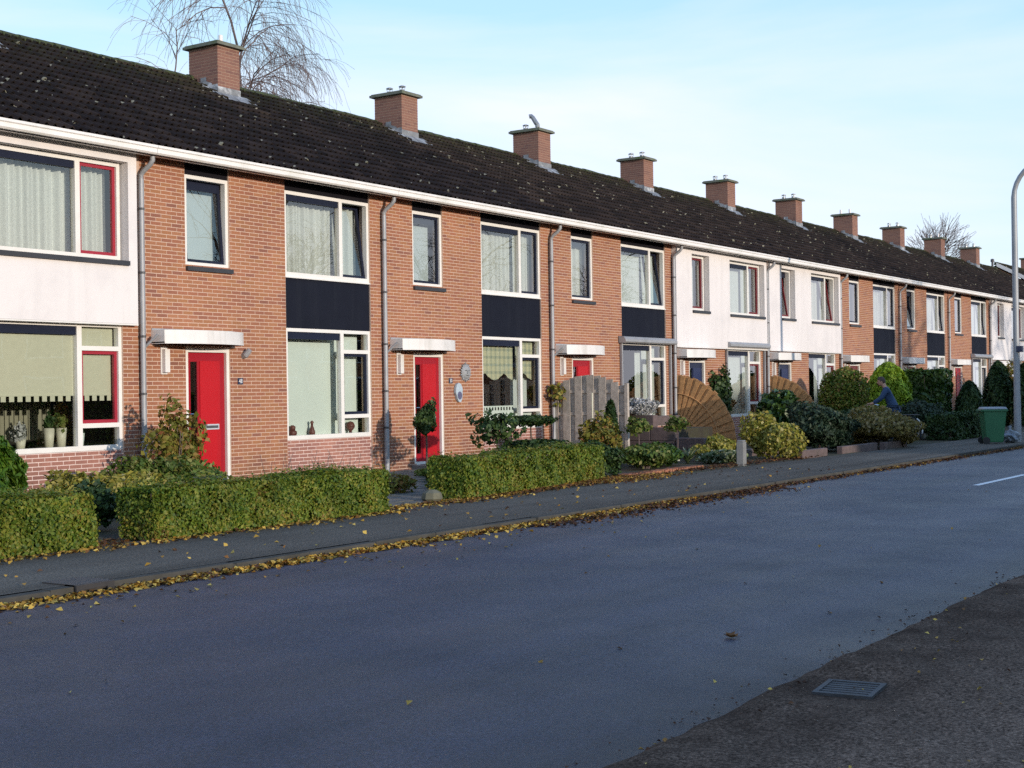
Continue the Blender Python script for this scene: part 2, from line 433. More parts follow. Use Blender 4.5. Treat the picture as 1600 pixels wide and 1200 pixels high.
# asphalt
def asphalt(name, dark, light, grit, rough, spec, debris=None):
    m, n, l, b = nt(name)
    p = pos(n)
    big = noise(n, l, 0.35, 5, 0.6, p)
    c = ramp(n, l, big, [(0.3, dark), (0.7, light)])
    st = n.new('ShaderNodeMapping'); st.inputs['Scale'].default_value = (0.06, 1.6, 1); l.new(p, st.inputs['Vector'])
    c = mixc(n, l, 0.6, c, ramp(n, l, noise(n, l, 1.0, 4, 0.6, st.outputs[0]), [(0.3, 0.45), (0.7, 1.25)]), 'MULTIPLY')
    g = noise(n, l, 48, 4, 0.9, p)
    c = mixc(n, l, 1.0, c, ramp(n, l, g, [(0.32, 1 - grit), (0.5, 1.0), (0.70, 1 + grit * 1.8)]), 'MULTIPLY')
    g2 = noise(n, l, 22, 4, 0.8, p)
    c = mixc(n, l, 0.7, c, ramp(n, l, g2, [(0.3, 0.7), (0.7, 1.25)]), 'MULTIPLY')
    if debris:
        sp = n.new('ShaderNodeSeparateXYZ'); l.new(p, sp.inputs[0])
        mr = n.new('ShaderNodeMapRange'); mr.inputs['From Min'].default_value = debris[0]; mr.inputs['From Max'].default_value = debris[1]
        mr.inputs['To Min'].default_value = 0; mr.inputs['To Max'].default_value = 1; l.new(sp.outputs['Y'], mr.inputs['Value'])
        d = math_(n, l, 'MULTIPLY', mr.outputs[0], ramp(n, l, noise(n, l, 2.2, 6, 0.7, p), [(0.40, 0.0), (0.62, 1.0)]))
        c = mixc(n, l, math_(n, l, 'MULTIPLY', d, 0.8), c, (0.035, 0.022, 0.016))
        if name == 'road':      # mottled band, darker towards the near edge
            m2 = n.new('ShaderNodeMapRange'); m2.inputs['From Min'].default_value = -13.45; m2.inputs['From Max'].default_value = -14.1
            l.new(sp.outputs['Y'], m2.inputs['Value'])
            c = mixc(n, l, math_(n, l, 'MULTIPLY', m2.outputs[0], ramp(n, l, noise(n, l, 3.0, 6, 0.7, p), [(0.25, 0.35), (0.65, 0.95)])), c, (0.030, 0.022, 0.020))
    l.new(c, b.inputs['Base Color'])
    rr = ramp(n, l, noise(n, l, 0.8, 4, 0.6, p), [(0.3, rough - 0.06), (0.7, rough + 0.08)])
    l.new(rr, b.inputs['Roughness'])
    b.inputs['Specular IOR Level'].default_value = spec
    bump(n, l, b, noise(n, l, 70, 3, 0.8, p), 0.7, 0.012)
    return m
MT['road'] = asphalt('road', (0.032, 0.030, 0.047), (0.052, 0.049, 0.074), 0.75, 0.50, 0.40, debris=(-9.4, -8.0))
MT['pavement'] = asphalt('pavement', (0.098, 0.086, 0.071), (0.135, 0.120, 0.099), 0.7, 0.85, 0.12)
MT['verge'] = asphalt('verge', (0.085, 0.058, 0.043), (0.165, 0.115, 0.085), 1.0, 0.95, 0.05, debris=(-15.4, -14.1))

m, n, l, b = nt('soil')
p = pos(n)
c = ramp(n, l, noise(n, l, 1.1, 6, 0.65, p), [(0.35, (0.035, 0.026, 0.019)), (0.52, (0.05, 0.045, 0.022)), (0.7, (0.045, 0.06, 0.018))])
c = mixc(n, l, 0.7, c, ramp(n, l, noise(n, l, 40, 4, 0.7, p), [(0.3, 0.5), (0.7, 1.4)]), 'MULTIPLY')
l.new(c, b.inputs['Base Color']); b.inputs['Roughness'].default_value = 0.95
bump(n, l, b, noise(n, l, 25, 5, 0.7, p), 0.8, 0.04)
MT['soil'] = m
MT['paving'] = plain('paving', (0.125, 0.122, 0.11), 0.9, 0.2, 5, bumps=0.3, dirt=(0.06, 0.065, 0.035), dirt_scale=2, dirt_amt=0.8)
MT['far_ground'] = plain('far_ground', (0.06, 0.07, 0.035), 0.95, 0.3, 0.3)

def leaf_mat(name, stops, trans=0.25, rough=0.55, clump=2.2):
    m, n, l, b = nt(name)
    p = pos(n)
    c = ramp(n, l, attrval(n), stops)
    c = mixc(n, l, 0.8, c, ramp(n, l, noise(n, l, clump, 4, 0.6, p), [(0.3, 0.62), (0.7, 1.15)]), 'MULTIPLY')
    l.new(c, b.inputs['Base Color']); b.inputs['Roughness'].default_value = rough
    b.inputs['Specular IOR Level'].default_value = 0.3
    t = n.new('ShaderNodeBsdfTranslucent'); l.new(c, t.inputs[0])
    mx = n.new('ShaderNodeMixShader'); mx.inputs[0].default_value = trans
    l.new(b.outputs[0], mx.inputs[1]); l.new(t.outputs[0], mx.inputs[2]); l.new(mx.outputs[0], n['Material Output'].inputs['Surface'])
    return m
MT['hedge'] = leaf_mat('hedge_leaf', [(0.0, (0.05, 0.105, 0.012)), (0.35, (0.125, 0.19, 0.020)), (0.62, (0.205, 0.235, 0.030)), (0.82, (0.29, 0.26, 0.045)), (0.95, (0.32, 0.21, 0.06)), (1.0, (0.17, 0.09, 0.04))], clump=3.0)
MT['dark_leaf'] = leaf_mat('dark_leaf', [(0.0, (0.016, 0.040, 0.012)), (0.6, (0.036, 0.075, 0.018)), (1.0, (0.080, 0.125, 0.032))], 0.15)
MT['conifer'] = leaf_mat('conifer_leaf', [(0.0, (0.035, 0.095, 0.006)), (0.6, (0.085, 0.170, 0.013)), (1.0, (0.150, 0.230, 0.022))], 0.2)
MT['bright_conifer'] = leaf_mat('bright_conifer_leaf', [(0.0, (0.14, 0.24, 0.010)), (0.6, (0.29, 0.42, 0.025)), (1.0, (0.42, 0.52, 0.05))], 0.2)
MT['juniper'] = leaf_mat('juniper_leaf', [(0.0, (0.014, 0.032, 0.016)), (0.6, (0.028, 0.055, 0.028)), (1.0, (0.055, 0.080, 0.046))], 0.1)
MT['yellow_leaf'] = leaf_mat('yellow_leaf', [(0.0, (0.15, 0.18, 0.025)), (0.5, (0.32, 0.30, 0.05)), (0.85, (0.46, 0.38, 0.09)), (1.0, (0.52, 0.46, 0.2))], 0.3)
MT['tan_leaf'] = leaf_mat('tan_leaf', [(0.0, (0.13, 0.11, 0.025)), (0.5, (0.24, 0.195, 0.05)), (0.8, (0.32, 0.24, 0.08)), (1.0, (0.38, 0.31, 0.17))], 0.25)
MT['autumn_leaf'] = leaf_mat('autumn_leaf', [(0.0, (0.11, 0.14, 0.022)), (0.45, (0.24, 0.23, 0.04)), (0.8, (0.31, 0.22, 0.05)), (1.0, (0.24, 0.09, 0.04))], 0.25)
MT['shrub_leaf'] = leaf_mat('shrub_leaf', [(0.0, (0.055, 0.105, 0.018)), (0.5, (0.12, 0.18, 0.032)), (0.85, (0.20, 0.22, 0.05)), (1.0, (0.28, 0.25, 0.09))], 0.25)
MT['blue_leaf'] = leaf_mat('blue_leaf', [(0.0, (0.035, 0.055, 0.05)), (1.0, (0.085, 0.11, 0.105))], 0.2)
MT['variegated'] = leaf_mat('variegated_leaf', [(0.0, (0.04, 0.085, 0.03)), (0.5, (0.11, 0.16, 0.06)), (0.8, (0.30, 0.33, 0.19)), (1.0, (0.50, 0.50, 0.38))], 0.25)
MT['white_flower'] = leaf_mat('white_flower', [(0.0, (0.10, 0.12, 0.08)), (0.3, (0.45, 0.45, 0.44)), (1.0, (0.75, 0.74, 0.73))], 0.2)
MT['laurel'] = leaf_mat('laurel_leaf', [(0.0, (0.018, 0.050, 0.012)), (0.6, (0.050, 0.100, 0.018)), (1.0, (0.12, 0.19, 0.045))], 0.15, 0.3)
MT['fallen'] = leaf_mat('fallen_leaf', [(0.0, (0.05, 0.025, 0.014)), (0.3, (0.12, 0.05, 0.022)), (0.5, (0.26, 0.12, 0.03)), (0.75, (0.58, 0.35, 0.055)), (1.0, (0.78, 0.56, 0.13))], 0.15, 0.7, 4)

# ------------------------------------------------------------------ ground, road, pavement
def structure(name, mb, mat, label=None, loc=(0, 0, 0), smooth=False):
    o = mb.build(name, mat, None, loc, smooth)
    return tag(o, label, None, None, 'structure')

def grid_sheet(x0, x1, y0, y1, nx, ny, zf):
    mb = MB()
    vs = []
    for j in range(ny + 1):
        for i in range(nx + 1):
            x = x0 + (x1 - x0) * i / nx; y = y0 + (y1 - y0) * j / ny
            vs.append((x, y, zf(x, y)))
    fs = [(j * (nx + 1) + i, j * (nx + 1) + i + 1, (j + 1) * (nx + 1) + i + 1, (j + 1) * (nx + 1) + i) for j in range(ny) for i in range(nx)]
    mb.add(vs, fs, 0.5)
    return mb

def road_z(x, y):
    t = max(0.0, min(1.0, (y + 12.0) / 3.9))
    return max(-0.012, 0.035 * (1 - ((y + 11.08) / 3.05) ** 2) - 0.012) + 0.036 * t * t * (3 - 2 * t)
structure('ground', grid_sheet(-900, 1100, -900, 1100, 2, 2, lambda x, y: -0.09), MT['far_ground'], 'open ground reaching to the horizon behind the houses')
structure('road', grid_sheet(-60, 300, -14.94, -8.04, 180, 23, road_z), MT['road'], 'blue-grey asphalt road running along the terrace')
structure('pavement', grid_sheet(-60, 300, -7.93, -5.75, 60, 2, lambda x, y: 0.10 + 0.004 * math.sin(x * 0.9)), MT['pavement'], 'dark asphalt pavement between kerb and hedges')
structure('garden_ground', grid_sheet(-60, 120, -5.80, 0.25, 180, 16, lambda x, y: 0.088 + 0.012 * math.sin(x * 1.7) * math.cos(y * 2.3)), MT['soil'], 'soil and moss of the front gardens')
def verge_z(x, y):
    e = (-14.05 - y)
    ed = 0.03 * math.sin(x * 0.45) + 0.007 * math.sin(x * 7.1) + 0.006 * math.sin(x * 13.7 + 2)
    s = max(0.0, min(1.0, (e - ed + 0.02) / 0.22)); s = s * s * (3 - 2 * s)
    hole = max(0.0, min(1.0, (math.hypot(x + 7.95, (y + 14.5) * 1.15) - 0.27) / 0.25))
    rough = 0.010 * math.sin(x * 1.9 + y * 1.1) + 0.006 * math.sin(x * 5.3 - y * 4.1) + 0.004 * math.sin(x * 17 + y * 9) + 0.004 * math.sin(x * 11 - y * 19)
    return -0.030 + 0.062 * s * hole + 0.03 * (1 - hole) + rough * (0.03 + 0.97 * s) * (0.3 + 0.7 * hole)
structure('verge', grid_sheet(-14, 6, -17, -13.9, 500, 78, verge_z), MT['verge'], 'rough brown-grey gritty verge along the near road edge')

structure('verge_beyond', grid_sheet(6, 120, -30, -13.9, 400, 60, verge_z), MT['verge'], 'gritty verge running on along the far end of the road')
structure('verge_behind', grid_sheet(-60, 6, -30, -16.98, 60, 20, lambda x, y: 0.02), MT['verge'], 'gritty verge behind the viewpoint')
# centre line dashes
for k in range(-1, 8):
    xs = 7.2 + k * 6.0
    mb = grid_sheet(xs, xs + 3.0, -10.93, -10.82, 4, 1, lambda x, y: road_z(x, y) + 0.005)
    if k == -1: continue
    tag(mb.build('road_marking', MT['white_paint']), 'white centre line dash painted on the asphalt', None, 'centre line dashes', 'structure')

# kerb of separate stones
kerb = tag(MB().box(-60, 300, -8.02, -7.94, -0.06, 0.085).build('kerb', MT['kerb']), 'grey concrete kerb edging the pavement', None, None, 'structure')
kmb = MB()
kmb.box(0, 0.992, -8.045, -7.925, -0.05, 0.101)
kme = kmb.mesh('kerbstone', MT['kerb'])
for k in range(62):
    x = -13 + k
    if -8.0 <= x < -7.0: continue
    o = put('kerbstone', kme, kerb, (x, random.uniform(-0.006, 0.006), random.uniform(-0.005, 0.004)), (0, 0, random.uniform(-0.004, 0.004)))
    if k < 25: bevel(o, 0.015, 2)

# iron gully box let into the kerb
gl_ = thing('kerb_gully', 'black cast iron gully box let into the kerb among leaves', 'gully', (-7.98, -7.95, 0))
MB().box(0.20, 0.58, -0.10, 0.30, 0.06, 0.115).build('cover', MT['iron'], gl_)
mb = MB()
mb.box(0.20, 0.27, -0.125, 0.02, -0.04, 0.112); mb.box(0.51, 0.58, -0.125, 0.02, -0.04, 0.112); mb.box(0.27, 0.51, -0.125, 0.02, 0.075, 0.112)
mb.build('inlet_frame', MT['iron'], gl_)
MB().box(0.27, 0.51, -0.06, -0.04, -0.04, 0.075).build('inlet_back', MT['rubber'], gl_)
MB().box(-0.02, 0.20, -0.09, 0.025, -0.05, 0.101).build('side_stone', MT['kerb'], gl_)
MB().box(0.58, 0.98, -0.09, 0.025, -0.05, 0.101).build('side_stone', MT['kerb'], gl_)

# storm drain in the verge
dr = thing('storm_drain', 'sunken iron drain grate in the near verge, half covered with grit', 'drain', (-7.95, -14.50, -0.036), 0.12)
dr.scale = (0.78, 0.78, 1)
mb = MB()
for (x0, x1, y0, y1) in ((-0.23, -0.19, -0.2, 0.2), (0.19, 0.23, -0.2, 0.2), (-0.19, 0.19, -0.2, -0.165), (-0.19, 0.19, 0.165, 0.2)):
    mb.box(x0, x1, y0, y1, -0.02, 0.052)
mb.build('frame', MT['grate'], dr)
for i in range(6):
    MB().box(-0.19 + i * 0.066, -0.150 + i * 0.066, -0.165, 0.165, -0.01, 0.047).build('bar', MT['grate'], dr)
for i in range(2):
    MB().box(-0.19, 0.19, -0.085 + i * 0.13, -0.05 + i * 0.13, -0.01, 0.044).build('cross_bar', MT['grate'], dr)
MB().box(-0.19, 0.19, -0.165, 0.165, 0.020, 0.040).build('grit', MT['verge'], dr)

# ------------------------------------------------------------------ the terrace
W = 6.0
ROOF_S = 0.542
EAVE_Y, EAVE_Z = -0.38, 5.50
RIDGE_Y = 4.5
RIDGE_Z = EAVE_Z + (RIDGE_Y - EAVE_Y) * ROOF_S - 0.05
SLOPE = math.atan(ROOF_S)

def subtract(iv, cut):
    out = []
    for a, b in iv:
        c, d = cut
        if d <= a or c >= b: out.append((a, b)); continue
        if c > a: out.append((a, c))
        if d < b: out.append((d, b))
    return out

BL, BC, BJ = 0.22, 0.0637, 0.0125
def brick_layout(x0, x1, z0, z1, openings, z_base=0.0):
    res = []
    k = int(math.floor((z0 - z_base) / BC))
    while True:
        za = z_base + k * BC; zb = za + BC
        if za >= z1 - 0.01: break
        zc0, zc1 = max(za, z0), min(zb, z1)
        if zc1 - zc0 > 0.03:
            off = 0.11 * (k % 2)
            i0 = int(math.floor((x0 - off) / BL))
            iv = [(x0, x1)]
            zm = (zc0 + zc1) / 2
            for (ox0, ox1, oz0, oz1) in openings:
                if oz0 < zm < oz1: iv = subtract(iv, (ox0, ox1))
            for a, b in iv:
                i = int(math.floor((a - off) / BL))
                while i * BL + off < b:
                    xa, xb = max(a, i * BL + off), min(b, (i + 1) * BL + off)
                    if xb - xa > 0.03: res.append((xa + BJ / 2, xb - BJ / 2, zc0 + BJ / 2, zc1 - BJ / 2))
                    i += 1
        k += 1
    return res

def slab(mb, x0, x1, z0, z1, y0, y1, openings):
    xs = sorted({x0, x1} | {v for o in openings for v in o[:2] if x0 < v < x1})
    zs = sorted({z0, z1} | {v for o in openings for v in o[2:] if z0 < v < z1})
    def solid(i, j):
        if i < 0 or j < 0 or i >= len(xs) - 1 or j >= len(zs) - 1: return False
        xm, zm = (xs[i] + xs[i + 1]) / 2, (zs[j] + zs[j + 1]) / 2
        return not any(o[0] < xm < o[1] and o[2] < zm < o[3] for o in openings)
    for i in range(len(xs) - 1):
        for j in range(len(zs) - 1):
            if not solid(i, j): continue
            skip = ''
            if solid(i - 1, j): skip += 'l'
            if solid(i + 1, j): skip += 'r'
            if solid(i, j - 1): skip += 'b'
            if solid(i, j + 1): skip += 't'
            mb.box(xs[i], xs[i + 1], y0, y1, zs[j], zs[j + 1], 0.5, skip)

unit_brick = {}
def brick_mesh(mat):
    if mat.name not in unit_brick:
        mb = MB().box(-0.5, 0.5, -0.5, 0.5, -0.5, 0.5, 0.0, 'k')
        unit_brick[mat.name] = mb.mesh('brick', mat)
    return unit_brick[mat.name]

def lay_bricks(parent, bricks, y, mat, X0, n_obj, key=None, depth=0.024):
    """largest n_obj as objects, the rest joined"""
    order = sorted(bricks, key=key) if key else list(bricks)
    for (xa, xb, za, zb) in order[:n_obj]:
        put('brick', brick_mesh(mat), parent, ((xa + xb) / 2, y + depth / 2 + random.uniform(-0.001, 0.001), (za + zb) / 2), None, (xb - xa, depth, zb - za))
    rest = order[n_obj:]
    if rest:
        mb = MB()
        for (xa, xb, za, zb) in rest:
            d = random.uniform(-0.001, 0.001)
            mb.box(xa, xb, y + d, y + depth, za, zb, None, 'k')
        tag(mb.build('bricks', mat, parent), kind='stuff')

# tile
def tile_mesh():
    w, L, n = 0.30, 0.40, 12
    prof = []
    for i in range(n + 1):
        x = w * i / n
        ph = (x / 0.15) % 1.0
        h = 0.052 * max(0.0, math.sin(math.pi * min(1, ph / 0.62))) if ph < 0.62 else 0.0
        prof.append((x, h))
    mb = MB()
    vs = [(x, 0, h + 0.052) for x, h in prof] + [(x, L, h) for x, h in prof] + [(x, 0.004, h + 0.030) for x, h in prof]
    k = n + 1
    fs = [(i, i + 1, k + i + 1, k + i) for i in range(n)] + [(2 * k + i, 2 * k + i + 1, i + 1, i) for i in range(n)]
    mb.add(vs, fs, 0.0)
    return mb
TILE = tile_mesh()
TILE_ME = TILE.mesh('roof_tile', MT['tile'], False)
TILE_V = np.array(TILE.v); TILE_F = np.array(TILE.f)
GAUGE = 0.333
NROW = 17
ROT_S = Matrix.Rotation(SLOPE, 3, 'X')
RM = np.array(ROT_S)

def ridge_mesh():
    mb = MB(); n = 8; L = 0.42
    vs = []
    for (x, r) in ((0, 0.155), (L, 0.120)):
        for k in range(n + 1):
            an = math.pi * (-0.08 + 1.16 * k / n)
            vs.append((x, -r * math.cos(an), r * math.sin(an) * 0.85))
    fs = [(i, i + 1, n + 2 + i, n + 1 + i) for i in range(n)]
    fs.append(tuple(range(n + 1)))
    mb.add(vs, fs, 0.0)
    return mb.mesh('ridge_tile', MT['ridge'], False)
RIDGE_ME = ridge_mesh()

def build_roof(h, X0, n_obj, dz=0.0, tiles=True):
    mb = MB()
    d = 0.03
    a = (EAVE_Y + 0.04, EAVE_Z - 0.02); b = (RIDGE_Y, RIDGE_Z - 0.02); c = (2 * RIDGE_Y + 0.38, EAVE_Z - 0.02)
    prof = [a, b, c, (c[0], c[1] - 0.12), (b[0], b[1] - 0.14), (a[0], a[1] - 0.12)]
    mb.extrude_x(prof[::-1], 0, W, 0.5)
    roof = mb.build('roof', MT['tile'], h, (0, 0, dz))
    pos_ = []
    for r in range(NROW):
        dist = r * GAUGE
        for k in range(20):
            pos_.append((k * 0.30, dist))
    base = np.array([0.0, EAVE_Y, EAVE_Z])
    def loc(k):
        x, dist = k
        return (x, EAVE_Y + dist * math.cos(SLOPE), EAVE_Z - 0.02 + dist * math.sin(SLOPE) + 0.012)
    # leave out what the chimney covers
    def free(k):
        x, y, z = loc(k)
        return not (5.30 < x + 0.15 < 5.96 and 3.55 < y + 0.16 < 4.5)
    pos_ = [k for k in pos_ if free(k)]
    pos_.sort(key=lambda k: (Vector((k[0] + X0, loc(k)[1], loc(k)[2])) - CAM).length if k[0] + X0 > -3.3 else 1e6)
    for k in pos_[:n_obj]:
        put('roof_tile', TILE_ME, roof, loc(k), (SLOPE + random.gauss(0, 0.007), random.gauss(0, 0.008), random.gauss(0, 0.006)))
    rest = pos_[n_obj:]
    if rest:
        V = []; Fq = []; A = []
        for i, k in enumerate(rest):
            V.append(TILE_V @ RM.T + np.array(loc(k)) + rng.normal(0, 0.002, 3)); Fq.append(TILE_F + i * len(TILE_V)); A.append(np.full(len(TILE_F), rng.random()))
        o = put('roof_tiles', np_mesh('roof_tiles', np.vstack(V), np.vstack(Fq), np.concatenate(A), MT['tile']), roof)
        tag(o, kind='stuff')
    for k in range(16):
        put('ridge_tile', RIDGE_ME, roof, (k * 0.375, RIDGE_Y + random.gauss(0, 0.006), RIDGE_Z + 0.01 + random.gauss(0, 0.006)), (random.gauss(0, 0.02), random.gauss(-0.05, 0.02), random.gauss(0, 0.015)))
    return roof

def build_chimney(h, X0, kind, n_obj):
    x0, x1, y0, y1 = 5.32, 5.94, 3.68, 4.51
    zb, zt = 7.45, 8.75
    ch = MB().box(x0 + 0.003, x1 - 0.003, y0 + 0.003, y1 - 0.003, zb, zt, 0.5).build('chimney', MT['chimney_mortar'], h)
    # street and gable faces course by course
    bk = []; k = 0
    z = zb
    while z < zt - 0.03:
        off = 0.11 * (k % 2)
        for face, a0, a1 in (('f', x0, x1), ('l', y0 + 0.02, y1), ('r', y0 + 0.02, y1)):
            i = -1
            while a0 + i * BL + off < a1:
                s, e = max(a0, a0 + i * BL + off), min(a1, a0 + (i + 1) * BL + off)
                if e - s > 0.03: bk.append((face, s + BJ / 2 if s > a0 else s, e - BJ / 2 if e < a1 else e, z + BJ / 2, z + BC - BJ / 2))
                i += 1
        z += BC; k += 1
    me = brick_mesh(MT['chimney_brick'])
    mb = MB()
    cnt = 0
    for face, s, e, za, zb_ in bk:
        if face != 'r' and cnt < n_obj and za > 7.6:
            if face == 'f': put('brick', me, ch, ((s + e) / 2, y0 + 0.01, (za + zb_) / 2), None, (e - s, 0.02, zb_ - za))
            else: put('brick', me, ch, (x0 + 0.01, (s + e) / 2, (za + zb_) / 2), (0, 0, -math.pi / 2), (e - s, 0.02, zb_ - za))
            cnt += 1
        elif face == 'f': mb.box(s, e, y0, y0 + 0.02, za, zb_)
        elif face == 'l': mb.box(x0, x0 + 0.02, s, e, za, zb_)
        else: mb.box(x1 - 0.02, x1, s, e, za, zb_)
    tag(mb.build('bricks', MT['chimney_brick'], ch), kind='stuff')
    cp = MB()
    cp.box(x0 - 0.09, x1 + 0.09, y0 - 0.09, y1 + 0.09, zt, zt + 0.055); cp.box(x0 - 0.06, x1 + 0.06, y0 - 0.06, y1 + 0.06, zt + 0.055, zt + 0.08)
    cap = cp.build('chimney_cap', MT['cap'], ch)
    # lead flashing: apron on the tiles, soakers up the sides, upstand in front
    def rz(y): return EAVE_Z + (y - EAVE_Y) * ROOF_S + 0.055
    fl = MB()
    ys = y0 - 0.30
    n = 8
    for i in range(n):
        xa, xb = x0 - 0.10 + (x1 - x0 + 0.28) * i / n, x0 - 0.10 + (x1 - x0 + 0.28) * (i + 1) / n
        dr_ = 0.02 * math.sin(i * 2.1)
        fl.quad((xa, ys + dr_, rz(ys + dr_) + 0.004), (xb, ys + 0.02 * math.sin((i + 1) * 2.1), rz(ys) + 0.004), (xb, y0 - 0.012, rz(y0) + 0.03), (xa, y0 - 0.012, rz(y0) + 0.03))
    fl.quad((x0 - 0.012, y0 - 0.012, rz(y0)), (x1 + 0.012, y0 - 0.012, rz(y0)), (x1 + 0.012, y0 - 0.012, rz(y0) + 0.15), (x0 - 0.012, y0 - 0.012, rz(y0) + 0.15))
    for i in range(3):
        ya, yb = y0 - 0.012 + 0.165 * i, y0 - 0.012 + 0.165 * (i + 1)
        top = rz(ya) + 0.20
        fl.quad((x0 - 0.013, yb, rz(ya) - 0.02), (x0 - 0.013, ya, rz(ya) - 0.02), (x0 - 0.013, ya, top - 0.06 * (i % 2)), (x0 - 0.013, yb, top))
        fl.quad((x0 - 0.013, yb, rz(yb) + 0.02), (x0 - 0.15, yb, rz(yb) + 0.01), (x0 - 0.15, ya, rz(ya) + 0.01), (x0 - 0.013, ya, rz(ya) + 0.02))
    fl.build('lead_flashing', MT['lead'], ch)
    zc = zt + 0.08
    def pot(x, y, white=False):
        mb = MB()
        if white:
            mb.lathe([(0.045, 0), (0.045, 0.20), (0.03, 0.21)], (x, y, zc), 12)
            mb.build('flue', MT['white_flue'], cap)
        else:
            mb.lathe([(0.075, 0), (0.07, 0.08), (0.055, 0.09), (0.055, 0.10)], (x, y, zc), 12)
            for a in range(4):
                an = a * math.pi / 2 + 0.5
                mb.tube([(x + 0.055 * math.cos(an), y + 0.055 * math.sin(an), zc + 0.08), (x + 0.07 * math.cos(an), y + 0.07 * math.sin(an), zc + 0.17)], 0.008, 4)
            mb.lathe([(0.085, 0.165), (0.085, 0.18), (0.04, 0.20)], (x, y, zc), 12)
            mb.build('flue', MT['flue'], cap)
    xm = (x0 + x1) / 2
    ya, yb = y0 + 0.22, y1 - 0.22
    if kind == 1: pot(xm, ya, True)
    elif kind == 3:
        pot(xm, yb)
        mb = MB()
        mb.lathe([(0.05, 0), (0.05, 0.10)], (xm, ya, zc), 12)
        mb.tube([(xm, ya, zc + 0.09), (xm, ya, zc + 0.15), (xm - 0.02, ya + 0.03, zc + 0.20), (xm - 0.05, ya + 0.12, zc + 0.36), (xm - 0.06, ya + 0.16, zc + 0.40), (xm - 0.08, ya + 0.21, zc + 0.39)], [0.065, 0.065, 0.065, 0.06, 0.06, 0.065], 10)
        mb.build('flue', MT['flue'], cap)
    elif kind == 7: pot(xm, ya, True); pot(xm, yb, True)
    elif kind == 9: pot(xm, ya, True); pot(xm, yb)
    else: pot(xm, ya); pot(xm, yb)

def pane(parent, x0, x1, y, z0, z1, loc=(0, 0, 0)):
    return MB().quad((x0, y, z0), (x1, y, z0), (x1, y, z1), (x0, y, z1), 0.5).build('pane', MT['glass'], parent, loc)

def frame_rect(mb, x0, x1, z0, z1, w, y0, y1, wb=None):
    wb = wb or w
    mb.box(x0, x0 + w, y0, y1, z0, z1); mb.box(x1 - w, x1, y0, y1, z0, z1)
    mb.box(x0 + w, x1 - w, y0, y1, z1 - w, z1); mb.box(x0 + w, x1 - w, y0, y1, z0, z0 + wb)

def make_sash(parent, x0, x1, z0, z1, y, mat, tilt=0.0):
    """opening light; hinged at its lower edge"""
    xm = (x0 + x1) / 2
    hw = (x1 - x0) / 2; H = z1 - z0
    mb = MB()
    frame_rect(mb, -hw, hw, 0, H, 0.052, 0, 0.05)
    s = put('sash', mb.mesh('sash', mat), parent, (xm, y, z0), (-tilt, 0, 0))
    pane(s, -hw + 0.05, hw - 0.05, 0.022, 0.05, H - 0.05)
    return s

def curtain(parent, kind, x0, x1, y, z0, z1, seed=0):
    rd = random.Random(seed * 31 + int(x0 * 100) + int(z0 * 10))
    if kind is None: return
    mb = MB()
    if kind in ('lace', 'sheer', 'drape'):
        n = int((x1 - x0) / 0.012)
        amp = 0.042 if kind != 'sheer' else 0.016
        ph = [rd.uniform(0, 6.3) for _ in range(3)]
        rows = 4
        vs = []
        for j in range(rows):
            z = z1 + (z0 - z1) * j / (rows - 1)
            for i in range(n + 1):
                x = x0 + (x1 - x0) * i / n
                yy = amp * (math.sin(x * 52 + ph[0] + 2.2 * math.sin(x * 6 + ph[1])) + 0.5 * math.sin(x * 21 + ph[2] + j * 0.12))
                vs.append((x, y + yy, z))
        fs = [(j * (n + 1) + i, j * (n + 1) + i + 1, (j + 1) * (n + 1) + i + 1, (j + 1) * (n + 1) + i) for j in range(rows - 1) for i in range(n)]
        mb.add(vs, fs, 0.5)
        mb.build('curtain', MT['lace' if kind != 'sheer' else 'sheer'], parent, (0, 0, 0), True)
    elif kind in ('frosted', 'blind_green', 'blind_cream'):
        mb.box(x0, x1, y, y + 0.006, z0, z1, 0.5)
        mb.build('roller_blind', MT[kind], parent)

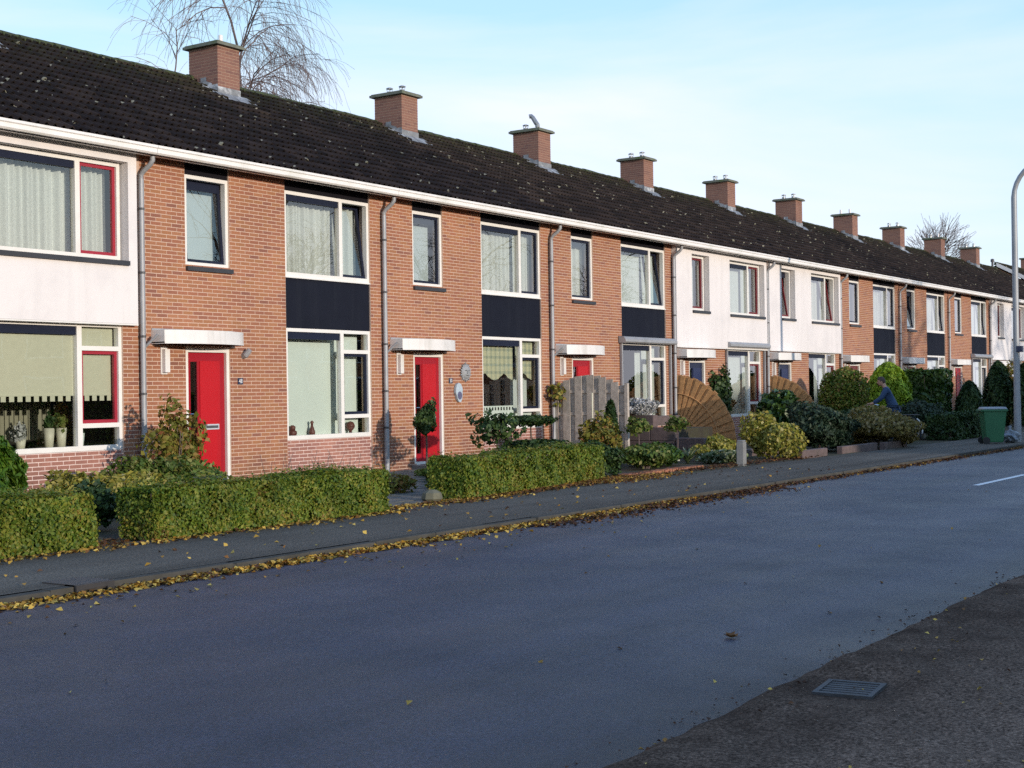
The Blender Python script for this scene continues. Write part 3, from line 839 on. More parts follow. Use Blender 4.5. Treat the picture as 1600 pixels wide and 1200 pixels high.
def make_window(h, kind, x0, x1, z0, z1, yb, sash_mat, tilt=0.0, curt=None, box=True, sill=True, idx=0, sillx=(0.0, 0.03), deep=False):
    """kind: tall (one light), wide (fixed + light), ground (fixed + three lights)"""
    fwid = 0.062
    mb = MB()
    frame_rect(mb, x0, x1, z0, z1, fwid, yb, yb + 0.10, 0.075)
    xm = x0 + (x1 - x0) * 0.655
    if kind != 'tall': mb.box(xm - 0.045, xm + 0.045, yb, yb + 0.10, z0 + 0.075, z1 - fwid)
    if kind == 'ground':
        ta, tb = z0 + (z1 - z0) * 0.80, z0 + (z1 - z0) * 0.195
        for tz in (ta, tb): mb.box(xm + 0.045, x1 - fwid, yb, yb + 0.10, tz - 0.035, tz + 0.035)
    w = mb.build('window', MT['frame_white'], h)
    bx = MB()
    if kind == 'tall':
        make_sash(w, x0 + fwid, x1 - fwid, z0 + 0.075, z1 - fwid, yb + 0.04, sash_mat, tilt)
        if box: MB().box(x0 + fwid, x1 - fwid, yb + 0.13, yb + 0.2, z1 - 0.22, z1 - fwid).build('blind_box', MT['navy'], w)
    elif kind == 'wide':
        pane(w, x0 + fwid, xm - 0.045, yb + 0.06, z0 + 0.075, z1 - fwid)
        if box: MB().box(x0 + fwid, xm - 0.045, yb + 0.02, yb + 0.055, z1 - 0.17, z1 - fwid).build('blind_box', MT['navy'], w)
        make_sash(w, xm + 0.045, x1 - fwid, z0 + 0.075, z1 - fwid, yb + 0.04, sash_mat, tilt)
    else:
        pane(w, x0 + fwid, xm - 0.045, yb + 0.06, z0 + 0.075, z1 - fwid)
        if box: MB().box(x0 + fwid, xm - 0.045, yb + 0.02, yb + 0.055, z1 - 0.19, z1 - fwid).build('blind_box', MT['navy'], w)
        pane(w, xm + 0.045, x1 - fwid, yb + 0.06, ta + 0.035, z1 - fwid)
        make_sash(w, xm + 0.045, x1 - fwid, tb + 0.035, ta - 0.035, yb + 0.04, sash_mat, tilt)
        pane(w, xm + 0.045, x1 - fwid, yb + 0.06, z0 + 0.075, tb - 0.035)
    if sill:
        MB().box(x0 - sillx[0], x1 + sillx[1], (-0.165 if deep else -0.055), yb + 0.012, z0 - 0.075, z0 - 0.004).build('window_sill', MT['sill_dark'], w)
    yc = yb + 0.30
    if callable(curt): curt(w, x0, x1, z0, z1, yb, xm)
    else: curtain(w, curt, x0 + 0.03, x1 - 0.03, yc, z0 + 0.06, z1 - 0.05, idx)
    return w

def make_door(h, x0, x1, z0, z1, mat, mat_dark, full_detail=True):
    mb = MB()
    y0 = 0.02
    mb.box(x0, x0 + 0.065, y0, y0 + 0.11, z0, z1); mb.box(x1 - 0.065, x1, y0, y0 + 0.11, z0, z1); mb.box(x0 + 0.065, x1 - 0.065, y0, y0 + 0.11, z1 - 0.065, z1)
    mb.box(x0 + 0.065, x1 - 0.065, y0 - 0.02, y0 + 0.11, z0 - 0.02, z0 + 0.035)
    d = mb.build('door', MT['frame_white'], h)
    lx0, lx1, lz0, lz1 = x0 + 0.068, x1 - 0.068, z0 + 0.04, z1 - 0.068
    gx0, gx1 = lx0 + 0.075, lx0 + 0.25
    lf = MB()
    yl = y0 + 0.055
    slab(lf, lx0, lx1, lz0, lz1, yl, yl + 0.045, [(gx0, gx1, lz0 + 0.14, lz1 - 0.14)])
    leaf = lf.build('door_leaf', mat_dark, d)
    MB().box(gx1 + 0.045, lx1 - 0.11, yl - 0.012, yl + 0.01, lz0 + 0.13, lz1 - 0.14).build('door_panel', mat, leaf)
    MB().box(gx0, gx1, yl + 0.018, yl + 0.026, lz0 + 0.14, lz1 - 0.14).build('door_glass', MT['glass'], leaf)
    bd = MB(); frame_rect(bd, gx0, gx1, lz0 + 0.14, lz1 - 0.14, 0.012, yl - 0.006, yl + 0.012); bd.build('glazing_bead', mat_dark, leaf)
    if full_detail:
        zc = lz0 + 0.85
        lb = MB(); lb.box(lx0 + 0.38, lx0 + 0.70, yl - 0.028, yl - 0.012, zc - 0.045, zc + 0.045); lt = lb.build('letterbox', MT['bin_lid_pale'], leaf)
        MB().box(lx0 + 0.405, lx0 + 0.675, yl - 0.033, yl - 0.028, zc - 0.022, zc + 0.022).build('letter_flap', MT['dark_metal'], leaf)
        hd = MB(); hd.box(lx0 + 0.02, lx0 + 0.055, yl - 0.01, yl, zc + 0.10, zc + 0.30)
        hd.tube([(lx0 + 0.038, yl - 0.005, zc + 0.22), (lx0 + 0.038, yl - 0.05, zc + 0.22), (lx0 + 0.13, yl - 0.055, zc + 0.22)], 0.010, 6)
        hd.build('door_handle', MT['chrome'], leaf)
    MB().box(x0 - 0.1, x1 + 0.1, -0.42, 0.0, 0.04, z0 - 0.025).build('door_step', MT['concrete'], h)
    return d

def make_canopy(h):
    x0, x1, z0, z1 = 0.20, 1.98, 2.45, 2.655
    n = 20
    out = []
    for i in range(n + 1):
        t = i / n
        out.append((x0 + (x1 - x0) * t, -(0.31 + 0.26 * math.sin(math.pi * min(1, t * 1.0)) ** 0.8 - 0.05 * t)))
    mb = MB()
    pts = [(x0, 0.0)] + out + [(x1, 0.0)]
    k = len(pts)
    vs = [(x, y, z0) for x, y in pts] + [(x, y, z1) for x, y in pts]
    fs = [(i, i + 1, k + i + 1, k + i) for i in range(k - 1)]
    fs.append(tuple(range(k, 2 * k)))
    mb.add(vs, fs, 0.5)
    c = mb.build('canopy', MT['canopy'], h)
    lip = MB()
    vs = []
    fs = []
    for (x, y) in pts: vs += [(x, y - 0.008 if y < -0.01 else y, z0 - 0.012), (x, y - 0.008 if y < -0.01 else y, z0 + 0.02)]
    fs = [(2 * i, 2 * i + 2, 2 * i + 3, 2 * i + 1) for i in range(k - 1)]
    lip.add(vs, fs, 0.5); lip.build('drip_edge', MT['canopy'], c)
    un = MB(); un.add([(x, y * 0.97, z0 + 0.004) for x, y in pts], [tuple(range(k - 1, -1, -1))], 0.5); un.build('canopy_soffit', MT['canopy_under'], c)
    lead = MB().box(x0 + 0.01, x1 - 0.01, -0.012, 0.0, z1, z1 + 0.035); lead.build('lead_flashing', MT['zinc'], c)
    return c

GUT = [(-0.20, 5.375), (-0.40, 5.375), (-0.425, 5.40), (-0.425, 5.462), (-0.432, 5.468), (-0.445, 5.476), (-0.445, 5.515), (-0.415, 5.515), (-0.415, 5.43), (-0.22, 5.43), (-0.22, 5.47), (-0.20, 5.47)]

def downpipe(h, x):
    mb = MB()
    y = -0.075
    mb.tube([(x + 0.05, -0.29, 5.39), (x + 0.05, -0.29, 5.30), (x + 0.04, -0.25, 5.24), (x + 0.01, -0.12, 5.14), (x, y, 5.08), (x, y, 4.98)], 0.040, 10, False)
    mb.tube([(x, y, 5.02), (x, y, 0.20)], 0.045, 10, False)
    mb.tube([(x, y, 0.9), (x, y, 0.06)], 0.050, 10, False)
    p = mb.build('downpipe', MT['zinc'], h, (0, 0, 0), True)
    for z in (4.55, 3.55, 2.55, 1.65, 0.95):
        b = MB(); b.tube([(x, y, z - 0.018), (x, y, z + 0.018)], 0.052, 10); b.box(x - 0.012, x + 0.012, y + 0.03, 0.01, z - 0.012, z + 0.012)
        b.build('pipe_bracket', MT['dark_metal'], p)

def text_mesh(body, size, mat):
    cu = bpy.data.curves.new('lettering', 'FONT'); cu.body = body; cu.size = size; cu.align_x = 'CENTER'; cu.align_y = 'CENTER'; cu.extrude = 0.0015
    o = bpy.data.objects.new('lettering', cu); col.objects.link(o)
    dg = bpy.context.evaluated_depsgraph_get()
    me = bpy.data.meshes.new_from_object(o.evaluated_get(dg))
    bpy.data.objects.remove(o)
    me.materials.clear(); me.materials.append(mat)
    return me

def make_house(i, X0, rendered, label, sash, door, curt, tilt=(0, 0), awning=False, brick_obj=0, tile_obj=0, chim=0, chim_obj=0, number=None, ornaments=False, dz=0.0, apron_obj=0, boxes=True):
    h = thing('row_house', label, 'house', (X0, 0, dz), 0, 'houses of the terrace')
    tall = (0.95, 1.94, 3.73, 5.23)
    wide = (3.30, 5.63, 3.71, 5.23)
    grd = (3.30, 5.63, 0.80, 2.74 if rendered else 2.79)
    dr_ = (0.93, 1.92, 0.20, 2.39)
    yb = 0.03
    # ---- outer leaf
    wz1 = 5.42
    openings = [(tall[0], tall[1], tall[2], wz1), dr_, (wide[0], wide[1], 0.0, wz1)]
    mb = MB()
    if rendered:
        slab(mb, 0, wide[0], 0.0, 2.76, 0.003, 0.25, [dr_])
    else:
        slab(mb, 0, wide[0], 0.0, wz1, 0.003, 0.25, openings[:2])
    pier = MB().box(wide[1], W, 0.003, 0.25, 0.0, 2.76 if rendered else wz1, 0.5).build('wall_pier', MT['mortar'], h)
    wall = mb.build('wall', MT['mortar'], h)
    bk = brick_layout(0.0, W, 0.02, 2.75 if rendered else wz1, openings)
    if rendered:
        pref = lambda b: (b[0] < 5.5, -b[0], b[2])
    else:
        pref = lambda b: (Vector((X0 + b[0], 0, b[2])) - CAM).length + (50 if b[2] < 0.75 else 0) + (50 if b[2] > 5.3 else 0)
    left = [b for b in bk if b[0] < 4]; right = [b for b in bk if b[0] >= 4]
    if rendered:
        lay_bricks(wall, left, 0.0, MT['brick'], X0, 0, pref); lay_bricks(pier, right, 0.0, MT['brick'], X0, brick_obj, pref)
    else:
        lay_bricks(wall, left, 0.0, MT['brick'], X0, int(brick_obj * 0.8), pref); lay_bricks(pier, right, 0.0, MT['brick'], X0, int(brick_obj * 0.2), pref)
    # brick apron under the ground floor window
    mb = MB(); mb.box(wide[0], wide[1], 0.033, 0.25, 0.0, grd[2] - 0.004, 0.5)
    ap = mb.build('window_apron', MT['apron_mortar'], h)
    lay_bricks(ap, brick_layout(wide[0], wide[1], 0.02, grd[2] - 0.01, [], 0.03), 0.030, MT['apron_brick'], X0, apron_obj, lambda b: (-b[2], -b[0]))
    if rendered:
        mb = MB()
        slab(mb, 0.02, 5.84, 2.74, 5.44, -0.12, 0.25, [(tall[0] - 0.01, tall[1] + 0.05, tall[2] - 0.078, tall[3] + 0.01), (wide[0] - 0.01, wide[1] + 0.04, wide[2] - 0.078, wide[3] + 0.01)])
        mb.build('render_coat', MT['render'], h)
        MB().box(0.02, 5.84, -0.125, 0.0, 2.715, 2.737).build('render_edge', MT['frame_white'], h)
        MB().box(5.85, W, 0.008, 0.25, 2.76, 5.42).build('side_strip', MT['mortar'], h)
    else:
        MB().box(wide[0], wide[1], 0.035, 0.25, grd[3] + 0.004, wide[2] - 0.03).build('facade_panel', MT['navy_panel'], h)
        MB().box(wide[0], wide[1], 0.035, 0.25, wide[3] + 0.004, 5.46).build('head_board', MT['black_board'], h)
        MB().box(tall[0], tall[1], 0.035, 0.25, tall[3] + 0.004, 5.46).build('head_board', MT['black_board'], h)
        MB().box(wide[0], wide[1], 0.0, 0.034, wide[2] - 0.028, wide[2] - 0.003).build('drip_sill', MT['frame_white'], h)
    # ---- rooms
    rm = MB()
    for (z0, z1) in ((0.12, 2.70), (2.80, 5.40)):
        ya, yb2 = 0.26, 4.6
        rm.quad((0.05, ya, z0), (W - 0.05, ya, z0), (W - 0.05, yb2, z0), (0.05, yb2, z0)); rm.quad((0.05, ya, z1), (0.05, yb2, z1), (W - 0.05, yb2, z1), (W - 0.05, ya, z1))
        rm.quad((0.05, yb2, z0), (W - 0.05, yb2, z0), (W - 0.05, yb2, z1), (0.05, yb2, z1))
        rm.quad((0.05, ya, z0), (0.05, yb2, z0), (0.05, yb2, z1), (0.05, ya, z1)); rm.quad((W - 0.05, ya, z0), (W - 0.05, ya, z1), (W - 0.05, yb2, z1), (W - 0.05, yb2, z0))
        rm.quad((2.5, ya, z0), (2.5, yb2, z0), (2.5, yb2, z1), (2.5, ya, z1))
    rm.build('room', MT['room'], h)
    MB().box(0, W, 8.7, 9.0, 0, 5.45).build('rear_wall', MT['mortar'], h)
    # ---- windows and door
    c_tall, c_wide, c_grd = curt
    make_window(h, 'tall', *tall, yb, sash, tilt[0], c_tall, boxes, True, i, (0.0, 0.04), rendered)
    make_window(h, 'wide', *wide, yb, sash, tilt[1], c_wide, boxes, rendered, i, (0.0, 0.03), rendered)
    make_window(h, 'ground', *grd, yb, sash, 0.0, c_grd, boxes, False, i)
    make_door(h, *dr_, door[0], door[1], i < 4)
    make_canopy(h)
    # ---- roof, gutter, downpipe
    build_roof(h, X0, tile_obj)
    MB().extrude_x(GUT[::-1], 0.004, W - 0.004, 0.5).build('gutter', MT['gutter_white'], h)
    MB().box(0.0, W, -0.19, 0.03, 5.425, 5.46).build('soffit', MT['soffit'], h)
    downpipe(h, -0.03)
    if chim >= 0: build_chimney(h, X0, chim, chim_obj)
    # ---- porch light, wall lamp, bracket
    pl = MB(); pl.box(0.40, 0.50, -0.10, -0.02, 1.99, 2.36); pl.box(0.385, 0.515, -0.02, 0.012, 1.96, 2.40)
    pl.build('porch_light', MT['canopy'], h)
    if i in (1, 2, 3):
        br = MB(); br.tube([(0.02, -0.02, 2.36), (0.06, -0.10, 2.44), (0.13, -0.24, 2.58)], 0.022, 8); br.box(-0.01, 0.05, -0.012, 0.012, 2.30, 2.42)
        br.build('flag_bracket', MT['zinc'], h)
    if i == 1:
        hl = MB(); hl.tube([(2.23, 0.01, 2.27), (2.23, -0.06, 2.29), (2.26, -0.13, 2.38)], [0.05, 0.055, 0.045], 10); hl.build('wall_lamp', MT['zinc'], h)
    if number:
        pb = MB().box(2.09, 2.21, -0.012, 0.004, 1.79, 1.90); npl = pb.build('number_plate', MT['sign_blue'], h)
        put('digits', text_mesh(number, 0.105, MT['letter_white']), npl, (2.15, -0.014, 1.845), (math.pi / 2, 0, 0), (0.78, 1, 1))
    if awning:
        aw = MB(); aw.extrude_x([(-0.02, 2.77), (-0.18, 2.77), (-0.215, 2.80), (-0.215, 2.86), (-0.16, 2.92), (-0.02, 2.94)], 3.10, 5.86)
        a_ = aw.build('awning_box', MT['zinc'], h)
        for xx in (3.16, 5.74): MB().box(xx, xx + 0.05, -0.075, -0.02, 0.95, 2.765).build('guide_rail', MT['zinc'], a_)
    return h

MT['dim_slat'] = plain('dim_slat', (0.34, 0.32, 0.24), 0.9, 0.1, 5, spec=0.1)  # slat colour darkened to stand for the shade deep in the room
# curtains of particular windows
def cur_house0_ground(w, x0, x1, z0, z1, yb, xm):
    zb = 1.66
    MB().box(x0 + 0.06, xm - 0.04, yb + 0.10, yb + 0.104, zb, z1 - 0.1).build('roller_blind', MT['blind_cream'], w)
    MB().box(xm + 0.05, x1 - 0.06, yb + 0.14, yb + 0.144, zb, z1 - 0.05).build('roller_blind', MT['blind_cream'], w)
    for (a, b, yy) in ((x0 + 0.06, xm - 0.04, 0.10), (xm + 0.05, x1 - 0.06, 0.14)):
        MB().box(a, b, yb + yy - 0.006, yb + yy + 0.006, zb - 0.025, zb).build('blind_bar', MT['blind_cream'], w)
        k = 0; x = a + 0.01; mb = MB()
        while x + 0.085 < b:
            mb.box(x, x + 0.085, yb + yy, yb + yy + 0.004, zb - 0.105, zb - 0.025); x += 0.142
        mb.build('blind_trim', MT['blind_cream'], w)
    for k in range(26):
        xx = x0 + 0.05 + k * 0.088
        if xx > x1 - 0.1: break
        if xx < x0 + 0.5: continue
        o = MB().box(-0.044, 0.044, 0, 0.003, 0.95, 2.55).build('blind_slat', MT['dim_slat'], w, (xx + 0.04, yb + 1.6, 0)); o.rotation_euler = (0, 0, 0.22)

def cur_house2_ground(w, x0, x1, z0, z1, yb, xm):
    for (a, b) in ((x0 + 0.05, xm - 0.04), (xm + 0.04, x1 - 0.05)):
        n = 30; mb = MB(); vs = []
        for j in range(2):
            for i in range(n + 1):
                x = a + (b - a) * i / n
                zz = z1 - 0.05 if j == 0 else 2.02 - 0.16 * abs(math.sin(math.pi * ((x - a) / 0.72 + 0.5)))
                vs.append((x, yb + 0.2 + 0.012 * math.sin(x * 40), zz))
        mb.add(vs, [(i, i + 1, n + 2 + i, n + 1 + i) for i in range(n)], 0.5)
        mb.build('valance', MT['check'], w, (0, 0, 0), True)
    MB().box(x0 + 0.05, xm - 0.04, yb + 0.2, yb + 0.205, z0 + 0.06, 1.17).build('half_curtain', MT['blind_green'], w)
    mb = MB(); x = x0 + 0.05
    while x < xm - 0.13: mb.box(x, x + 0.055, yb + 0.2, yb + 0.204, 1.20, 1.27); x += 0.11
    mb.box(x0 + 0.05, xm - 0.04, yb + 0.201, yb + 0.204, 1.17, 1.20); mb.box(x0 + 0.05, xm - 0.04, yb + 0.201, yb + 0.204, 1.27, 1.30)
    mb.build('curtain_edge', MT['blind_green'], w)
    curtain(w, 'sheer', xm + 0.05, x1 - 0.05, yb + 0.35, z0 + 0.05, 2.1, 3)
    MB().box(xm + 0.04, x1 - 0.05, yb + 0.24, yb + 0.245, z0 + 0.06, 1.17).build('half_curtain', MT['blind_green'], w)

def side_drape(w, x0, x1, z0, z1, yb, xm):
    curtain(w, 'sheer', xm - 0.32, x1 - 0.04, yb + 0.32, z0 + 0.05, z1 - 0.05, 5)

m, n, l, b = nt('check_cloth')
p = pos(n)
def bars(axis):
    sp = n.new('ShaderNodeSeparateXYZ'); l.new(p, sp.inputs[0])
    return math_(n, l, 'GREATER_THAN', math_(n, l, 'SINE', math_(n, l, 'MULTIPLY', sp.outputs[axis], 38.0)), 0.45)
c = mixc(n, l, math_(n, l, 'MULTIPLY', math_(n, l, 'ADD', bars('X'), bars('Z')), 0.4), (0.62, 0.60, 0.42), (0.24, 0.30, 0.26))
l.new(c, b.inputs['Base Color']); b.inputs['Roughness'].default_value = 0.9
MT['check'] = m

RD = (MT['red_door'], MT['red_door_dark']); BD = (MT['blue_door'], MT['blue_door_dark']); WD = (MT['brown_door'], MT['brown_door_dark'])
NV, RS = MT['navy'], MT['red_sash']
MT['maroon_sash'] = plain('maroon_sash', (0.15, 0.018, 0.024), 0.5, 0.1, 4, spec=0.25)
MR = MT['maroon_sash']
T = R(7.5)
make_house(0, -6, True, 'white rendered house cut by the left picture edge, with crenellated cream blinds', RS, RD, ('frosted', 'lace', cur_house0_ground), (0, 0), False, 40, 150, 2, 0, apron_obj=110)
make_house(1, 0, False, 'brick house with the nearest red front door and number plate 48', NV, RD, ('frosted', 'lace', 'blind_green'), (R(4), T), False, 300, 300, 1, 90, '48', apron_obj=90)
make_house(2, 6, False, 'brick house with a grey sun ornament and oval plaque beside its red door', NV, RD, ('frosted', 'lace', cur_house2_ground), (0, 0), False, 300, 300, 2, 90, '50', apron_obj=60)
make_house(3, 12, False, 'brick house behind the arched grey plank screen', NV, RD, ('lace', 'sheer', side_drape), (0, T), True, 0, 0, 3, 90)
make_house(4, 18, True, 'white rendered house with blue door behind the larger brown fan screen', MR, BD, ('frosted', 'sheer', 'sheer'), (0, 0), True, 0, 0, 4, 0)
make_house(5, 24, True, 'white rendered house with both upper lights tilted open, behind the farther fan screen', MR, BD, (None, 'lace', side_drape), (R(9), R(9)), False, 0, 0, 2, 0)
make_house(6, 30, False, 'brick house next past the pair of white rendered houses', NV, WD, ('frosted', 'lace', side_drape), (0, 0), False, 0, 0, 2, 0)
make_house(7, 36, False, 'brick house second past the white pair, behind the tall laurel hedge', NV, WD, (None, 'lace', 'sheer'), (R(9), T), False, 0, 0, 7, 0)
make_house(8, 42, False, 'brick house with red door seen between the hedge and a columnar conifer', NV, RD, ('lace', 'sheer', 'sheer'), (0, T), True, 0, 0, 2, 0)
make_house(9, 48, True, 'far white rendered house behind the street lamp', MR, BD, (None, 'lace', 'sheer'), (0, 0), False, 0, 0, 9, 0)
make_house(10, 54, False, 'brick house past the far white one, only its roof and chimney in view', NV, RD, ('lace', 'lace', 'sheer'), (0, 0), False, 0, 0, 2, 0)
make_house(11, 60, False, 'end house of the near terrace, a dark vent pipe at its ridge end', NV, RD, ('lace', 'lace', 'sheer'), (0, 0), False, 0, 0, -1, 0)

# vent pipe at the ridge end of the end house
vp = thing('vent_pipe', 'dark vent pipe standing on the ridge at the far end of the terrace', 'vent pipe', (65.4, 4.5, 8.05))
MB().lathe([(0.06, -0.1), (0.06, 0.45)], (0, 0, 0), 10).build('pipe', MT['dark_metal'], vp)
MB().lathe([(0.10, 0.45), (0.10, 0.58), (0.05, 0.62)], (0, 0, 0), 10).build('cowl', MT['dark_metal'], vp)

# the next terrace, a little higher, with a white verge board
nx = thing('next_terrace', 'roof end of the next terrace with white verge board, behind the lamp post', 'house', (66.25, 0, 0.32))
build_roof(nx, 66.25, 0)
mb = MB()
def rq(y): return EAVE_Z + (y - EAVE_Y) * ROOF_S
mb.add([(-0.06, -0.40, rq(-0.40) - 0.16), (-0.06, 4.5, rq(4.5) - 0.16), (-0.06, 4.5, rq(4.5) + 0.05), (-0.06, -0.40, rq(-0.40) + 0.05),
        (0.0, -0.40, rq(-0.40) - 0.16), (0.0, 4.5, rq(4.5) - 0.16), (0.0, 4.5, rq(4.5) + 0.05), (0.0, -0.40, rq(-0.40) + 0.05)],
       [(0, 1, 2, 3), (4, 7, 6, 5), (3, 2, 6, 7), (0, 4, 5, 1), (1, 5, 6, 2), (0, 3, 7, 4)][::1])
mb.build('verge_board', MT['gutter_white'], nx)
mb = MB(); mb.add([(0.02, 0, -0.3), (0.02, 9, -0.3), (0.02, 9, 5.4), (0.02, 4.5, 7.9), (0.02, 0, 5.4)], [(0, 1, 2, 3, 4)], 0.5)
mb.box(0.02, W, 0.0, 9.0, -0.3, 5.4, 0.5, 'l'); mb.build('wall', MT['brick'], nx)
build_chimney(nx, 66.25, 2, 0)

# ------------------------------------------------------------------ foliage helpers
def unit(v): return v / np.maximum(np.linalg.norm(v, axis=1, keepdims=True), 1e-9)

def leaf_quads(P, N, size, aspect=1.6, align=0.55, curl=0.25, rnd=None, up=None):
    """diamond-ish leaves folded along the midrib: 2 quads each -> here 1 quad of 4 points bent"""
    n = len(P)
    r = rng.normal(size=(n, 3))
    nn = unit(N * align + unit(r) * (1 - align))
    t = rng.normal(size=(n, 3)) if up is None else up + rng.normal(size=(n, 3)) * 0.35
    t = unit(t - nn * np.sum(t * nn, 1, keepdims=True))
    s = np.cross(nn, t)
    sz = (size * rng.uniform(0.6, 1.3, n))[:, None]
    L = sz * aspect * 0.5; Wd = sz * 0.5
    c = nn * sz * curl
    V = np.stack([P - t * L - c * 0.3, P + s * Wd + c * rng.uniform(0, 1, (n, 1)), P + t * L - c * rng.uniform(0, 1, (n, 1)), P - s * Wd + c * rng.uniform(0, 1, (n, 1))], 1).reshape(-1, 3)
    Fq = np.arange(n * 4).reshape(n, 4)
    return V, Fq, (rng.random(n) if rnd is None else rnd)

def leaf_obj(name, P, N, size, mat, parent, aspect=1.6, align=0.55, rnd=None, up=None, curl=0.25):
    V, Fq, a = leaf_quads(P, N, size, aspect, align, curl, rnd, up)
    return put(name, np_mesh(name, V, Fq, a, mat), parent)

def lumpy(D, amp, k=3, seed=0):
    g = np.random.default_rng(seed)
    out = np.ones(len(D))
    for _ in range(k):
        f = g.normal(size=3) * 2.6; ph = g.uniform(0, 6.3)
        out += amp * np.sin(D @ f + ph)
    return out

def blob_points(n, rx, ry, rz, amp=0.12, seed=0, inner=0.45, zmin=-1.0, power=0.45):
    D = unit(rng.normal(size=(int(n * 1.6), 3)))
    D = D[D[:, 2] > zmin][:n]
    r = inner + (1 - inner) * rng.random(len(D)) ** power
    r = r * lumpy(D, amp, 4, seed)
    P = D * r[:, None] * np.array([rx, ry, rz])
    N = unit(D / np.array([rx, ry, rz]))
    return P, N, r

def stems(parent, h, spread, k, rad=0.012, name='stems', mat='twig', base=0.08, lean=(0, 0)):
    mb = MB()
    for _ in range(k):
        a = random.uniform(0, 6.3); d = random.uniform(0.2, 1) * spread
        b0 = (math.cos(a) * base * random.random(), math.sin(a) * base * random.random(), 0)
        p1 = (b0[0] + math.cos(a) * d * 0.4 + lean[0] * 0.5, b0[1] + math.sin(a) * d * 0.4 + lean[1] * 0.5, h * random.uniform(0.45, 0.6))
        p2 = (b0[0] + math.cos(a) * d + lean[0], b0[1] + math.sin(a) * d + lean[1], h * random.uniform(0.8, 1.0))
        mb.tube([b0, p1, p2], [rad, rad * 0.75, rad * 0.35], 5, False)
    return mb.build(name, MT[mat], parent)

def shrub(name, label, loc, r, h, mat, n, size=0.06, aspect=1.5, amp=0.14, seed=0, cat='shrub', group=None, zc=0.52, align=0.5, inner=0.35, rz=None):
    t = thing(name, label, cat, loc, 0, group)
    rx, ry = r if hasattr(r, '__len__') else (r, r)
    P, N, rr = blob_points(n, rx, ry, h * (1 - zc) if rz is None else rz, amp, seed, inner, -0.85)
    P[:, 2] += h * zc
    P[:, 2] = np.maximum(P[:, 2], 0.01)
    leaf_obj('foliage', P, N, size, MT[mat], t, aspect, align)
    stems(t, h * 0.85, min(rx, ry) * 0.7, 9)
    return t

def hedge(label, x0, x1, y0, y1, z1, n, loc=(0, 0, 0.1), rz=0, mat='hedge', size=0.042, cat='hedge', name='hedge', wob=0.045):
    t = thing(name, label, cat, loc, rz)
    # points on a clipped box: front, top, ends and a thin depth behind each
    L, D, H = x1 - x0, y1 - y0, z1
    areas = [L * H, L * H * 0.5, L * D, D * H, D * H]
    w = np.array(areas) / sum(areas)
    k = rng.choice(5, n, p=w)
    u, v = rng.random(n), rng.random(n)
    P = np.zeros((n, 3)); N = np.zeros((n, 3))
    for f, (pu, pv, nn) in enumerate((((L, 0, 0), (0, 0, H), (0, -1, 0)), ((L, 0, 0), (0, 0, H), (0, 1, 0)), ((L, 0, 0), (0, D, 0), (0, 0, 1)), ((0, D, 0), (0, 0, H), (-1, 0, 0)), ((0, D, 0), (0, 0, H), (1, 0, 0)))):
        q = k == f
        o = {0: (x0, y0, 0), 1: (x0, y1, 0), 2: (x0, y0, H), 3: (x0, y0, 0), 4: (x1, y0, 0)}[f]
        P[q] = np.array(o) + u[q, None] * np.array(pu) + v[q, None] * np.array(pv)
        N[q] = nn
    dep = rng.random(n) ** 2.2 * 0.16
    P -= N * dep[:, None]
    wv = wob * (np.sin(P[:, 0] * 3.1 + P[:, 2] * 4) + 0.7 * np.sin(P[:, 0] * 7.7 - P[:, 2] * 5.3 + P[:, 1] * 6) + 0.6 * np.sin(P[:, 0] * 13 + P[:, 2] * 11))
    P += N * wv[:, None] * 0.6
    # round the corners a little
    c = np.array([(x0 + x1) / 2, (y0 + y1) / 2, H / 2])
    P = np.where(rng.random((n, 1)) < 0.09, P + N * rng.random((n, 1)) * 0.08, P)
    keep = (np.sin(P[:, 0] * 4.3 + loc[0] * 3) * np.sin(P[:, 2] * 9 + P[:, 0] * 2.1) + 0.5 * np.sin(P[:, 0] * 11.3 + P[:, 2] * 13) < 0.95) | (rng.random(n) < 0.35)
    P, N = P[keep], N[keep]; n = len(P)
    P[:, 2] = np.maximum(P[:, 2], 0.0)
    # low leaves browner
    rv = rng.random(n)
    pat = np.sin(P[:, 0] * 2.3 + loc[0]) * np.sin(P[:, 0] * 5.1 + P[:, 2] * 6.0 + 1.3) + 0.6 * np.sin(P[:, 0] * 9.7 - P[:, 2] * 8.0)
    rv = rv * 0.8 + 0.13 * np.clip(pat, -1, 1.4) + 0.20 * (N[:, 2] > 0.5) * rng.random(n)
    rv = np.clip(rv * 0.95 + 0.22 * (1 - np.clip(P[:, 2] / 0.35, 0, 1)) * rng.random(n), 0, 1)
    leaf_obj('foliage', P, N, size, MT[mat], t, 1.5, 0.6, rv)
    mb = MB()
    for i in range(int(L / 0.16)):
        x = x0 + 0.08 + i * 0.16 + random.uniform(-0.04, 0.04); y = random.uniform(y0 + 0.15, y1 - 0.15)
        for _ in range(3):
            mb.tube([(x, y, 0), (x + random.uniform(-0.1, 0.1), y + random.uniform(-0.12, 0.12), H * 0.5), (x + random.uniform(-0.2, 0.2), y + random.uniform(-0.25, 0.25), H * 0.93)], [0.014, 0.009, 0.004], 4, False)
    mb.build('stems', MT['twig'], t)
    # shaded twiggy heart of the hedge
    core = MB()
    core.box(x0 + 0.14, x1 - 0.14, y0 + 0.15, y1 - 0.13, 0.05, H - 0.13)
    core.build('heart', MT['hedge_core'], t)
    return t
MT['hedge_core'] = plain('hedge_core', (0.022, 0.022, 0.010), 0.95, 0.5, 18, bumps=0.5)

